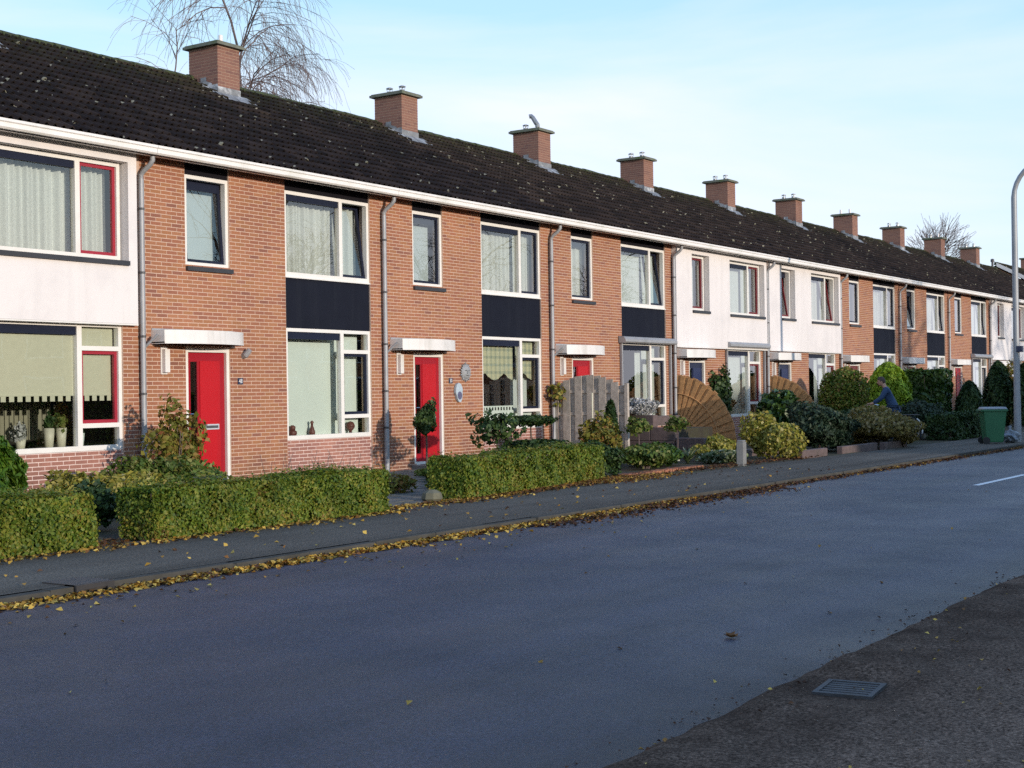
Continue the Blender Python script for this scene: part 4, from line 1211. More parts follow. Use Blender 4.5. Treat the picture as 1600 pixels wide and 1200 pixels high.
def spire(name, label, loc, r, h, mat, n, size=0.05, group=None, seed=0, bulge=0.35, cat='conifer', strands=True):
    """columnar or globe conifer built of upright sprays"""
    t = thing(name, label, cat, loc, 0, group)
    z = rng.random(n) ** 0.85
    prof = np.where(z < bulge, 0.72 + 0.28 * np.sin(np.pi / 2 * z / bulge), np.sqrt(np.clip(1 - ((z - bulge) / (1 - bulge)) ** 1.7, 0, 1)))
    a = rng.uniform(0, 2 * np.pi, n)
    D = np.stack([np.cos(a), np.sin(a), z], 1)
    rr = r * prof * (0.62 + 0.38 * rng.random(n) ** 0.35) * (1 + 0.09 * np.sin(a * 5 + z * 9 + seed) + 0.06 * np.sin(a * 11 - z * 17))
    P = np.stack([np.cos(a) * rr, np.sin(a) * rr, z * h], 1)
    N = unit(np.stack([np.cos(a), np.sin(a), 0.4 + z], 1))
    up = np.stack([np.cos(a) * 0.35, np.sin(a) * 0.35, np.ones(n)], 1)
    leaf_obj('foliage', P, N, size, MT[mat], t, 2.6 if strands else 1.5, 0.6, None, up if strands else None)
    MB().tube([(0, 0, 0), (0, 0, h * 0.85)], [0.04, 0.012], 6).build('trunk', MT['bark'], t)
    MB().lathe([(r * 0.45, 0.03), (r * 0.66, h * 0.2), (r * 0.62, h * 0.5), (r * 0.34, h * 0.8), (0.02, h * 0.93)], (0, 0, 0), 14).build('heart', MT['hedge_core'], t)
    return t

def grow(mb, p, d, length, rad, depth, maxd, spread, droop, kids, segs=3, tip=0.0035):
    pts = [Vector(p)]; rads = [rad]
    dd = Vector(d)
    for i in range(segs):
        dd = (dd + Vector((random.gauss(0, 0.13), random.gauss(0, 0.13), random.gauss(0, 0.08) - droop * (depth / maxd) ** 1.5))).normalized()
        pts.append(pts[-1] + dd * (length / segs)); rads.append(max(tip, rad * (1 - 0.45 * (i + 1) / segs)))
    mb[min(depth, len(mb) - 1)].tube(pts, rads, 7 if depth == 0 else (5 if depth < 2 else 3), False)
    if depth >= maxd: return
    for k in range(kids[depth]):
        f = random.uniform(0.30, 1.0) if depth else random.uniform(0.38, 1.0)
        i = min(segs - 1, int(f * segs)); q = pts[i].lerp(pts[i + 1], f * segs - i)
        ax = Vector((random.gauss(0, 1), random.gauss(0, 1), random.gauss(0, 0.6))).normalized()
        nd = (dd * (1 - spread) + ax * spread + Vector((0, 0, 0.18 if depth < 2 else 0.0))).normalized()
        grow(mb, q, nd, length * random.uniform(0.5, 0.72) * (0.62 if depth == 0 else 0.88 if depth == 1 else 1.0), max(tip, rads[i] * random.uniform(0.42, 0.6)), depth + 1, maxd, spread, droop, kids, segs if depth < 2 else 3, tip)
    if depth < 2:
        grow(mb, pts[-1], dd, length * 0.7, rads[-1], depth + 1, maxd, spread, droop, kids, segs, tip)

def bare_tree(name, label, loc, h, rad, seed, kids=(7, 6, 6, 5), droop=0.10, spread=0.55, bark='bark', twig='twig', cat='tree', group=None, maxd=4, tip=0.004):
    random.seed(seed)
    t = thing(name, label, cat, loc, 0, group)
    a, b_ = MB(), MB()
    grow([a, b_], (0, 0, 0), (0.03, 0.02, 1), h * 0.52, rad, 0, maxd, spread, droop, kids, 5, tip)
    a.build('trunk', MT[bark], t, (0, 0, 0), True)
    tag(b_.build('crown', MT[twig], t), kind='stuff')
    random.seed(seed + 1)
    return t

# ------------------------------------------------------------------ hedges and gardens, from the left
hedge('low clipped hedge cut by the left picture edge', -9.5, -5.80, -5.88, -5.30, 0.54, 68000, size=0.027)
hedge('long low clipped hedge in front of the nearest red door', -5.02, -1.15, -5.90, -5.30, 0.53, 82000, size=0.027)
hc = hedge('low clipped hedge in front of the house with the sun ornament', 0.0, 4.85, 0.0, 0.58, 0.56, 78000, (0.85, -5.62, 0.1), 0.115, size=0.029)

spire('globe_conifer', 'rounded bright green conifer at the left picture edge', (-4.98, -2.5, 0.1), 0.68, 1.26, 'conifer', 16000, 0.055, bulge=0.42)
shrub('shrub', 'yellow low shrub under the window of the left white house', (-3.45, -2.6, 0.1), (0.6, 0.4), 0.52, 'yellow_leaf', 3000, 0.06, seed=3)
shrub('shrub', 'yellow-green low shrub beside the brick apron of the left white house', (-2.75, -2.8, 0.1), (0.55, 0.4), 0.55, 'yellow_leaf', 2600, 0.06, seed=4)
shrub('shrub', 'loose green shrub in front of the downpipe left of the nearest red door', (-1.65, -1.9, 0.1), (0.5, 0.42), 0.62, 'shrub_leaf', 3600, 0.06, seed=5, amp=0.2)
shrub('shrub', 'green shrub spreading beneath the autumn coloured bush', (-0.95, -2.0, 0.1), (0.6, 0.45), 0.52, 'shrub_leaf', 4200, 0.06, seed=6, amp=0.2)
shrub('shrub', 'blue-grey low plant beside the long hedge', (-1.7, -3.3, 0.1), (0.45, 0.3), 0.40, 'blue_leaf', 1800, 0.045, seed=7)
shrub('autumn_shrub', 'tall yellowing autumn bush before the nearest red door', (-0.40, -1.2, 0.1), (0.36, 0.30), 1.26, 'autumn_leaf', 3000, 0.065, seed=8, amp=0.24, inner=0.25, zc=0.5)
shrub('shrub', 'dark shrub in the gap between the two left hedges', (-4.65, -4.4, 0.1), (0.30, 0.3), 0.5, 'dark_leaf', 1800, 0.045, seed=9)
# dry twigs above the long hedge
tw = thing('dry_perennial', 'dry leafless stems behind the long hedge', 'plant', (0.0, -3.6, 0.1))
mb = MB()
for _ in range(60):
    x = random.uniform(-0.9, 0.9); y = random.uniform(-0.4, 0.4); a = random.gauss(0, 0.35)
    hh = random.uniform(0.3, 0.72)
    mb.tube([(x, y, 0), (x + a * hh * 0.4, y, hh * 0.6), (x + a * hh, y + random.gauss(0, 0.05), hh)], [0.006, 0.005, 0.003], 3, False)
mb.build('stems', MT['twig'], tw)

# standard topiary in front of the second red door
t = thing('topiary_tree', 'ball-headed standard topiary in front of the second red door', 'tree', (5.75, -1.2, 0.1))
P, N, _ = blob_points(2600, 0.20, 0.20, 0.30, 0.20, 12, 0.3); P[:, 2] += 1.0
leaf_obj('crown', P, N, 0.042, MT['dark_leaf'], t)
MB().tube([(0, 0, 0), (0.02, 0.01, 0.5), (0, 0, 0.95)], [0.022, 0.018, 0.015], 7).build('trunk', MT['bark'], t)
# airy little standard tree
t = thing('young_tree', 'thin airy standard tree before the scalloped valance window', 'tree', (5.42, -3.0, 0.1))
mb = MB(); mb.tube([(0, 0, 0), (0.03, 0, 0.45), (0.06, 0, 0.8)], [0.018, 0.014, 0.01], 6)
for k in range(9):
    a = k * 2.4; mb.tube([(0.04, 0, 0.55 + 0.03 * k), (0.04 + 0.2 * math.cos(a), 0.2 * math.sin(a), 0.75 + 0.03 * k), (0.04 + 0.38 * math.cos(a), 0.38 * math.sin(a), 0.85 + 0.025 * k)], [0.008, 0.006, 0.003], 4, False)
mb.build('trunk', MT['twig'], t)
P, N, _ = blob_points(620, 0.46, 0.46, 0.32, 0.2, 13, 0.2); P[:, 2] += 0.88
leaf_obj('crown', P, N, 0.07, MT['dark_leaf'], t)
# cloud-pruned dwarf conifer: flat layers
t = thing('cloud_conifer', 'dwarf conifer clipped in two flat layers beside the arched grey screen', 'conifer', (6.55, -3.0, 0.1))
MB().tube([(0, 0, 0), (0.03, 0, 0.4), (-0.01, 0, 1.0)], [0.03, 0.022, 0.012], 6).build('trunk', MT['bark'], t)
for (zz, r_, hh, n_) in ((0.50, 0.52, 0.11, 2200), (0.98, 0.44, 0.08, 1500), (0.33, 0.3, 0.08, 700)):
    P, N, _ = blob_points(n_, r_, r_, hh, 0.16, int(zz * 100), 0.3); P[:, 2] += zz
    leaf_obj('layer', P, N, 0.05, MT['dark_leaf'], t, 2.0)
# dark twig on the downpipe by the screen
t = thing('climber', 'dark red climbing twig beside the downpipe and arched grey screen', 'climber', (11.85, -0.25, 0.1))
mb = MB(); mb.tube([(0, 0, 0), (0.05, 0, 0.8), (-0.03, 0, 1.6)], [0.012, 0.009, 0.004], 5); mb.build('stem', MT['twig'], t)
P, N, _ = blob_points(160, 0.22, 0.16, 0.28, 0.2, 4, 0.1); P[:, 2] += 1.45
leaf_obj('leaves', P, N, 0.07, MT['autumn_leaf'], t)

# path slabs between the hedges
path = tag(MB().box(-1.1, 0.4, -5.6, -5.0, 0.06, 0.104).build('path', MT['paving']), 'paved garden path between the two long hedges', None, None, 'structure')
slab_me = MB().box(-0.19, 0.19, -0.14, 0.14, -0.03, 0.02).mesh('paving_slab', MT['paving'])
for a in range(4):
    for b2 in range(18):
        x = -0.9 + a * 0.40 + b2 * 0.34; y = -5.35 + b2 * 0.285
        if y < -0.5: put('paving_slab', slab_me, path, (x, y, 0.105 + random.uniform(-0.004, 0.006)), (random.gauss(0, 0.01), random.gauss(0, 0.01), random.gauss(0, 0.01)))
tag(MB().lathe([(0.10, 0.0), (0.15, 0.05), (0.13, 0.13), (0.06, 0.17)], (0, 0, 0), 8).build('boulder', MT['stone'], None, (0.32, -5.45, 0.1)), 'mossy stone at the corner of the hedge by the path', 'stone')
shrub('shrub', 'withered dark plant on the path between the long hedges', (1.2, -4.0, 0.1), (0.4, 0.3), 0.28, 'autumn_leaf', 700, 0.05, seed=15)
shrub('ground_cover', 'low bright green ground cover under the second red door', (5.4, -1.9, 0.1), (0.7, 0.4), 0.18, 'shrub_leaf', 1500, 0.045, seed=16, cat='plant')

# ------------------------------------------------------------------ screens
fs_ = thing('plank_screen', 'arched screen of weathered grey planks standing out from the facade', 'screen', (12.05, 0, 0.05))
npl_ = 12; wd = 1.88 / npl_
for k in range(npl_):
    yc = -(k + 0.5) * wd
    t_ = (k + 0.5) / npl_
    top = 1.62 + 0.29 * math.sin(math.pi * t_) ** 0.9
    off = 0.022 if k % 2 else -0.022
    mb = MB(); w2 = wd * 0.58
    top2 = top - 0.02
    mb.add([(off - 0.009, yc + w2, 0.03), (off + 0.009, yc + w2, 0.03), (off + 0.009, yc - w2, 0.03), (off - 0.009, yc - w2, 0.03),
            (off - 0.009, yc + w2, top2), (off + 0.009, yc + w2, top2), (off + 0.009, yc - w2, top), (off - 0.009, yc - w2, top)],
           [(0, 1, 2, 3), (7, 6, 5, 4), (0, 4, 5, 1), (1, 5, 6, 2), (2, 6, 7, 3), (3, 7, 4, 0)])
    mb.build('plank', MT['grey_wood'], fs_)
for zz in (0.35, 1.0, 1.5): MB().box(-0.012, 0.012, -1.88, 0.0, zz, zz + 0.07).build('rail', MT['grey_wood'], fs_)
for yy in (0.0, -1.93): MB().box(-0.04, 0.04, yy - 0.045, yy + 0.03, 0, 1.70).build('post', MT['grey_wood'], fs_)
tag(MB().lathe([(0.018, 0), (0.018, 1.45)], (0, 0, 0), 8).build('garden_stake', MT['blind_cream'], None, (11.6, -1.32, 0.1)), 'thin pale stake standing before the arched grey screen', 'stake')

def fan(X, label, seed):
    random.seed(seed)
    t = thing('fan_screen', label, 'screen', (X, 0, 0.22), 0, 'fan screens')
    ns = 24
    for k in range(ns):
        an = math.pi / 2 * (k + 0.5) / ns
        L = 1.76 + random.uniform(-0.02, 0.02)
        off = 0.016 if k % 2 else -0.016
        d = Vector((0, -math.sin(an), math.cos(an))); s = Vector((0, math.cos(an), math.sin(an)))
        w0, w1 = 0.012, L * (math.pi / 2 / ns) * 0.60
        a_, b_ = d * 0.10, d * L
        vs = []
        for xx in (off - 0.008, off + 0.008):
            e = Vector((xx, 0, 0))
            vs += [a_ - s * w0 + e, a_ + s * w0 + e, b_ + s * w1 + e, b_ - s * w1 + e]
        MB().add(vs, [(0, 3, 2, 1), (4, 5, 6, 7), (0, 1, 5, 4), (1, 2, 6, 5), (2, 3, 7, 6), (3, 0, 4, 7)]).build('slat', MT['fan_wood'], t)
    for rr in (0.72, 1.28):
        pts = [(-0.03, -rr * math.sin(math.pi / 2 * q / 14), rr * math.cos(math.pi / 2 * q / 14)) for q in range(15)]
        MB().tube(pts, 0.016, 5).build('batten', MT['fan_wood'], t)
    MB().box(-0.035, 0.035, -0.05, 0.02, -0.2, 1.78).build('post', MT['fan_wood'], t)
    MB().box(-0.03, 0.03, -1.80, -0.05, -0.10, -0.02).build('base_rail', MT['fan_wood'], t)
    return t
fan(18.03, 'brown slatted fan screen nearer the camera, right of the grey downpipe', 1)
fan(24.03, 'farther brown slatted fan screen half hidden by the green shrub', 2)

# raised bed of dark sleepers stepping down to the street
sl = thing('sleeper_bed', 'stepped raised bed of dark timber sleepers between the two kinds of screen', 'raised bed', (13.0, 0, 0))
def sleeper(y0, y1, z0, z1, x0=0.0, x1=0.22):
    o = MB().box(x0, x1, y0, y1, z0, z1).build('sleeper', MT['sleeper'], sl); bevel(o, 0.012, 1)
sleeper(-2.08, -1.48, 0.755, 1.03); sleeper(-2.62, -2.0, 0.45, 0.75); sleeper(-1.99, -1.30, 0.45, 0.75); sleeper(-2.60, -1.30, 0.10, 0.445)
sleeper(-3.34, -2.63, 0.27, 0.52); sleeper(-3.36, -2.63, 0.03, 0.265); sleeper(-4.12, -3.37, 0.03, 0.27); sleeper(-1.52, -1.30, 0.755, 0.98, 0.23, 2.4); sleeper(-2.60, -2.38, 0.10, 0.44, 0.23, 2.4)
sleeper(-4.12, -3.90, 0.03, 0.25, 0.23, 3.2)
MB().box(0.22, 2.4, -2.38, -1.52, 0.05, 0.70).build('soil', MT['soil'], sl)

def tuft(name, label, loc, n, L, spread, mat, wid=0.03, cat='plant', group=None):
    """strap leaves from one crown"""
    t = thing(name, label, cat, loc, 0, group)
    V = []; Fq = []; A = []
    for i in range(n):
        a = random.uniform(0, 6.3); ln = L * random.uniform(0.6, 1.15); sp_ = spread * random.uniform(0.4, 1.2)
        d = np.array([math.cos(a), math.sin(a), 0]); s = np.array([-math.sin(a), math.cos(a), 0])
        base = len(V)
        av = random.random()
        for j in range(4):
            f = j / 3
            c = d * (sp_ * f ** 1.3) + np.array([0, 0, ln * (f - 0.35 * f * f)])
            w = wid * (1 - f ** 2) * 0.5 + 0.002
            V += [c - s * w, c + s * w]
        for j in range(3): Fq.append((base + 2 * j, base + 2 * j + 1, base + 2 * j + 3, base + 2 * j + 2)); A.append(av)
    put('leaves', np_mesh('leaves', np.array(V), np.array(Fq), np.array(A), MT[mat]), t)
    return t
# plants round the raised bed
shrub('heather', 'white flowering heather on top of the sleeper bed', (13.15, -1.55, 1.0), (0.36, 0.42), 0.42, 'white_flower', 2600, 0.045, seed=21, cat='plant')
shrub('shrub', 'orange-tinged bush at the foot of the arched grey screen', (9.6, -2.7, 0.1), (0.42, 0.40), 0.88, 'autumn_leaf', 2200, 0.07, seed=22)
spire('small_conifer', 'thin dark conifer before the arched grey screen', (11.05, -2.1, 0.1), 0.16, 1.28, 'dark_leaf', 1500, 0.05)
shrub('shrub', 'dark green shrub at the right end of the third hedge', (6.3, -4.6, 0.1), (0.42, 0.36), 0.56, 'dark_leaf', 2400, 0.05, seed=23)
shrub('shrub', 'glossy green shrub behind the brick edging', (8.6, -4.3, 0.1), (0.55, 0.45), 0.46, 'shrub_leaf', 2400, 0.06, seed=24)
shrub('shrub', 'dark green shrub below the standard roses', (9.6, -4.0, 0.1), (0.55, 0.45), 0.42, 'laurel', 2200, 0.06, seed=25)
tuft('variegated_plant', 'cream striped leafy plant in front of the sleeper bed', (10.5, -4.2, 0.1), 60, 0.45, 0.30, 'variegated', 0.05)
tuft('variegated_plant', 'pale striped spreading plant left of the grey concrete post', (11.6, -4.7, 0.1), 80, 0.30, 0.38, 'variegated', 0.05)
shrub('variegated_shrub', 'silvery variegated ground cover left of the grey concrete post', (10.9, -4.75, 0.1), (0.6, 0.4), 0.25, 'variegated', 1500, 0.06, seed=26, cat='plant')
for (x, y, lab) in ((9.9, -3.4, 'thin standard rose nearer the arched grey screen'), (11.6, -3.4, 'thin standard rose in front of the sleeper bed')):
    t = thing('standard_rose', lab, 'rose', (x, y, 0.1), 0, 'standard roses')
    mb = MB(); mb.tube([(0, 0, 0), (0.03, 0, 0.4), (0.02, 0, 0.72)], [0.012, 0.010, 0.007], 5)
    for k in range(7): mb.tube([(0.02, 0, 0.62), (0.02 + 0.14 * math.cos(k * 0.9), 0.14 * math.sin(k * 0.9), 0.8), (0.02 + 0.2 * math.cos(k * 0.9), 0.2 * math.sin(k * 0.9), 0.85)], [0.006, 0.005, 0.003], 4, False)
    mb.build('stem', MT['twig'], t)
    P, N, _ = blob_points(330, 0.25, 0.25, 0.17, 0.2, 31, 0.2); P[:, 2] += 0.78
    leaf_obj('leaves', P, N, 0.06, MT['shrub_leaf'], t)
# brick edging set in the soil
ed = thing('brick_edging', 'row of red bricks set on edge along the garden soil', 'edging', (6.3, -5.1, 0.09), 0.02)
eb = MB().box(-0.031, 0.031, -0.1, 0.1, -0.05, 0.05, 0.0).mesh('brick', MT['brick'])
for k in range(42): put('brick', eb, ed, (k * 0.072, random.gauss(0, 0.006), random.gauss(0, 0.004)), (random.gauss(0, 0.03), random.gauss(0, 0.05), random.gauss(0, 0.03)))
# concrete marker post
cp_ = thing('concrete_post', 'short square grey concrete post at the pavement edge', 'post', (10.35, -5.45, 0.05), 0.15)
o = MB().box(-0.105, 0.105, -0.075, 0.075, 0, 0.50).build('shaft', MT['concrete'], cp_); bevel(o, 0.015, 2)
o = MB().box(-0.095, 0.095, -0.065, 0.065, 0.50, 0.535).build('cap', MT['concrete'], cp_); bevel(o, 0.015, 2)

creeper = thing('climber', 'leafy green climber beside the window of the blue-doored white house', 'climber', (20.55, -0.12, 0.1))
P, N, _ = blob_points(1700, 0.42, 0.22, 0.95, 0.2, 41, 0.2); P[:, 2] += 1.2; P[:, 1] = np.minimum(P[:, 1], 0.08)
leaf_obj('leaves', P, N, 0.085, MT['dark_leaf'], creeper)
mb = MB(); [mb.tube([(0, 0, 0), (random.gauss(0, 0.1), 0, 0.8), (random.gauss(0, 0.25), 0, 1.8)], [0.015, 0.01, 0.005], 5, False) for _ in range(5)]; mb.build('stem', MT['twig'], creeper)

shrub('shrub', 'yellow variegated shrub behind the grey concrete post', (13.05, -4.85, 0.1), (0.52, 0.48), 0.84, 'yellow_leaf', 4000, 0.062, seed=51, amp=0.22)
shrub('shrub', 'sprawling yellow shrub along the sleeper edge', (12.1, -4.2, 0.1), (0.7, 0.34), 0.46, 'yellow_leaf', 2200, 0.06, seed=52, amp=0.22)
shrub('shrub', 'bright green broad-leaved bush half covering the farther fan screen', (17.6, -3.2, 0.1), (0.78, 0.62), 1.20, 'laurel', 3200, 0.105, seed=53, amp=0.18, aspect=2.0)
shrub('juniper', 'dark spreading juniper mound at the pavement edge', (16.35, -4.75, 0.1), (0.95, 0.85), 1.05, 'juniper', 9000, 0.05, seed=54, aspect=2.4, cat='shrub')
shrub('round_bush', 'large ball-shaped bush against the farther white house', (22.4, -3.0, 0.1), (0.68, 0.68), 2.04, 'hedge', 9500, 0.055, seed=55, amp=0.05, zc=0.56, cat='bush')
shrub('shrub', 'dark shrub under the large ball-shaped bush', (20.6, -4.1, 0.1), (0.9, 0.7), 0.95, 'dark_leaf', 4500, 0.06, seed=56)
spire('bright_conifer', 'bright yellow-green conifer behind the person in blue', (25.9, -3.05, 0.1), 0.72, 2.18, 'bright_conifer', 11000, 0.065, bulge=0.40)
hl = hedge('tall dark laurel hedge behind the person in blue', -0.45, 0.45, 0.0, 1.7, 1.98, 8500, (30.4, -3.45, 0.1), 0.0, 'laurel', 0.10)
hedge('low wide dark hedge left of the green wheelie bin', 0.0, 4.2, 0.0, 0.8, 0.68, 12000, (23.6, -5.7, 0.1), 0.0, 'dark_leaf', 0.06)
shrub('shrub', 'straw-yellow shrub in front of the person in blue', (18.8, -5.15, 0.1), (0.82, 0.82), 0.82, 'tan_leaf', 5600, 0.07, seed=57, amp=0.2)
shrub('shrub', 'small straw-coloured dry shrub beside the bicycle wheel', (19.3, -5.75, 0.1), (0.26, 0.3), 0.5, 'tan_leaf', 800, 0.05, seed=58)
shrub('shrub', 'grey-green loose shrub right of the person in blue', (24.6, -4.4, 0.1), (0.7, 0.7), 1.1, 'juniper', 4200, 0.06, seed=59)
spire('columnar_conifer', 'dark slim columnar conifer beside the far red door', (30.9, -4.0, 0.1), 0.46, 1.62, 'dark_leaf', 5200, 0.06, 'columnar conifers', bulge=0.2)
spire('columnar_conifer', 'tall pointed dark conifer behind the green wheelie bin', (38.1, -3.0, 0.1), 0.56, 2.36, 'dark_leaf', 6000, 0.065, 'columnar conifers', bulge=0.2)
spire('columnar_conifer', 'tall dark conifer at the right picture edge behind the lamp post', (37.6, -4.1, 0.1), 0.52, 2.28, 'dark_leaf', 6000, 0.065, 'columnar conifers', bulge=0.25)
shrub('autumn_shrub', 'orange-brown autumn bush left of the lamp post', (43.3, -2.2, 0.1), (0.75, 0.75), 2.2, 'autumn_leaf', 3600, 0.09, seed=61)
shrub('shrub', 'pale leafy shrub between conifer and lamp post', (38.2, -4.0, 0.1), (0.7, 0.6), 1.0, 'tan_leaf', 2000, 0.08, seed=62)
# dark edging stones of the far front gardens
for k, (x, y, rz_, L) in enumerate(((13.2, -5.55, 0.02, 1.5), (15.4, -5.6, 0.0, 2.3), (17.8, -5.75, 0.05, 1.9))):
    o = MB().box(0, L, 0, 0.14, 0, 0.2).build('garden_edging', MT['sleeper'], None, (x, y, 0.06)); o.rotation_euler = (0, 0, rz_); bevel(o, 0.012, 1)
    tag(o, ('dark timber edging below the yellow variegated shrub', 'dark stone edging below the juniper mound', 'dark stone edging below the straw-yellow shrub')[k], 'edging')

# ------------------------------------------------------------------ wheelie bin, bag, lamp
bn = thing('wheelie_bin', 'green wheelie bin with grey lid standing on the pavement', 'bin', (21.6, -7.25, 0.1), 0.55)
bn.scale = (0.88, 0.88, 0.92)
def taper(mb, w0, d0, w1, d1, z0, z1):
    vs = [(-w0, -d0, z0), (w0, -d0, z0), (w0, d0, z0), (-w0, d0, z0), (-w1, -d1, z1), (w1, -d1, z1), (w1, d1, z1), (-w1, d1, z1)]
    mb.add(vs, [(0, 3, 2, 1), (4, 5, 6, 7), (0, 1, 5, 4), (1, 2, 6, 5), (2, 3, 7, 6), (3, 0, 4, 7)])
mb = MB(); taper(mb, 0.22, 0.24, 0.28, 0.33, 0.04, 0.93); bevel(mb.build('body', MT['bin_green'], bn), 0.03, 3)
mb = MB(); taper(mb, 0.305, 0.355, 0.305, 0.355, 0.90, 0.955); bevel(mb.build('rim', MT['bin_green'], bn), 0.012, 2)
mb = MB(); taper(mb, 0.30, 0.35, 0.27, 0.31, 0.957, 1.02); bevel(mb.build('lid', MT['bin_lid'], bn), 0.02, 3)
mb = MB(); mb.tube([(-0.25, 0.40, 0.93), (0.25, 0.40, 0.93)], 0.016, 8); mb.box(-0.25, -0.2, 0.34, 0.40, 0.90, 0.95); mb.box(0.2, 0.25, 0.34, 0.40, 0.90, 0.95); mb.build('handle', MT['bin_green'], bn)
for sx in (-1, 1):
    mb = MB(); mb.tube([(sx * 0.23, 0.26, 0.1), (sx * 0.28, 0.26, 0.1)], 0.10, 14); mb.build('wheel', MT['rubber'], bn)
MB().box(-0.06, 0.06, -0.32, -0.295, 0.60, 0.64).build('lifting_mark', MT['dark_metal'], bn)
bg = thing('refuse_bag', 'slumped grey refuse bag at the foot of the lamp post', 'bag', (22.3, -7.5, 0.1))
bm = bmesh.new(); bmesh.ops.create_icosphere(bm, subdivisions=3, radius=1)
for v in bm.verts:
    d = v.co.normalized(); k_ = 1 + 0.13 * math.sin(d.x * 7 + d.z * 5) + 0.1 * math.sin(d.y * 9 - d.z * 7) + 0.06 * math.sin(d.x * 17 + d.y * 13)
    v.co = Vector((d.x * 0.26 * k_, d.y * 0.22 * k_, max(0.0, 0.15 + d.z * 0.17 * k_)))
me = bpy.data.meshes.new('bag_body'); bm.to_mesh(me); bm.free(); me.materials.append(MT['bag'])
put('bag_body', me, bg)
mb = MB(); mb.tube([(0.0, 0, 0.30), (0.02, 0.01, 0.36), (0.05, 0.03, 0.41)], [0.05, 0.025, 0.06], 8); mb.build('knot', MT['bag'], bg)

lp = thing('street_lamp', 'tall grey street lamp with its arm bending over the road', 'street lamp', (23.2, -7.46, 0.1))
MB().tube([(0, 0, 0), (0, 0, 1.2)], [0.095, 0.09], 14, False).build('base', MT['lamp_post'], lp, (0, 0, 0), True)
pts = [(0, 0, 1.15), (0, 0, 6.45)] + [(0, -0.95 * (1 - math.cos(a)), 6.45 + 0.95 * math.sin(a)) for a in [math.pi / 2 * k / 8 for k in range(1, 9)]] + [(0, -1.8, 7.43)]
MB().tube(pts, [0.085, 0.075] + [0.065] * 8 + [0.055], 12, False).build('post', MT['lamp_post'], lp, (0, 0, 0), True)
mb = MB(); mb.tube([(0, -1.75, 7.43), (0, -1.95, 7.46), (0, -2.35, 7.46), (0, -2.5, 7.43)], [0.05, 0.10, 0.12, 0.05], 10); mb.build('lantern', MT['lamp_post'], lp, (0, 0, 0), True)
MB().box(-0.07, 0.07, -0.06, 0.06, 0.35, 0.75).build('service_door', MT['lamp_post'], lp)
MB().box(-0.09, 0.09, -0.16, -0.02, 2.36, 2.52).build('sign_clamp', MT['sign_blue'], lp)
sg = MB().box(-0.015, 0.015, -1.0, -0.10, 2.40, 2.545).build('street_sign', MT['sign_back'], lp); sg.rotation_euler = (R(9), 0, R(-20)); sg.location = (0, 0, -0.02)

# ------------------------------------------------------------------ things on the facade of the house with the ornaments, and in the windows
t = thing('sun_ornament', 'grey metal sun-face ornament on the brick wall', 'ornament', (8.65, -0.02, 2.02))
mb = MB(); vs = []; nr = 32
mb2 = MB()
disc = MB(); disc.lathe([(0.145, 0.0), (0.14, 0.02), (0.10, 0.045), (0.03, 0.055)], (0, 0, 0), 24); d_ = disc.build('face', MT['ornament_grey'], t, (0, 0, 0), True); d_.rotation_euler = (math.pi / 2, 0, 0)
for k in range(20):
    a = 2 * math.pi * k / 20; L = 0.205 if k % 2 else 0.185
    c0, s0 = math.cos(a), math.sin(a); p0 = Vector((c0, 0, s0)); q0 = Vector((-s0, 0, c0))
    v_ = [p0 * 0.12 - q0 * 0.03, p0 * 0.12 + q0 * 0.03, p0 * L]
    vs = [x + Vector((0, -0.02, 0)) for x in v_] + [x + Vector((0, 0.01, 0)) for x in v_]
    MB().add(vs, [(0, 1, 2)[::-1], (3, 4, 5), (0, 1, 4, 3), (1, 2, 5, 4), (2, 0, 3, 5)]).build('ray', MT['ornament_grey'], t)
mb = MB(); mb.box(-0.012, 0.012, -0.075, -0.04, -0.03, 0.04); mb.build('nose', MT['ornament_grey'], t)
for sx in (-1, 1): MB().box(sx * 0.05 - 0.022, sx * 0.05 + 0.022, -0.058, -0.045, 0.03, 0.045).build('eye', MT['iron'], t)
MB().box(-0.04, 0.04, -0.058, -0.045, -0.07, -0.058).build('mouth', MT['iron'], t)
t = thing('wall_plaque', 'pale blue oval plaque hanging on the brick wall below the sun ornament', 'plaque', (8.38, -0.03, 1.60))
pl_ = MB(); prof = [(0.125 * math.cos(a), 0.20 * math.sin(a)) for a in [2 * math.pi * k / 28 for k in range(28)]]
vs = [(x * (1 if z > 0 else 0.82), -0.03, z) for x, z in prof] + [(x * (1 if z > 0 else 0.82), 0.02, z) for x, z in prof]
pl_.add(vs, [tuple(range(28))] + [(i, 28 + i, 28 + (i + 1) % 28, (i + 1) % 28) for i in range(28)]); o = pl_.build('board', MT['plaque'], t); o.rotation_euler = (0, R(-6), 0)
pd = MB(); pd.add([(x * 0.62, -0.034, z * 0.42 - 0.06) for x, z in prof], [tuple(range(28))]); o = pd.build('painted_motif', MT['plaque_dark'], t); o.rotation_euler = (0, R(-6), 0)

def flower_pot(label, x, y, z, r, h, mat='pot_cream', plant=None):
    t = thing('flower_pot', label, 'flower pot', (x, y, z))
    MB().lathe([(r * 0.72, 0), (r, h), (r * 0.92, h), (r * 0.85, h - 0.02)], (0, 0, 0), 16).build('pot', MT[mat], t, (0, 0, 0), True)
    if plant:
        P, N, _ = blob_points(260, r * 1.1, r * 1.1, 0.14, 0.25, int(x * 10) + 100, 0.1); P[:, 2] += h + 0.10
        leaf_obj('leaves', P, N, 0.05, MT[plant], t)
        MB().tube([(0, 0, h - 0.02), (0.01, 0, h + 0.18)], 0.006, 5).build('stem', MT['twig'], t)
    return t
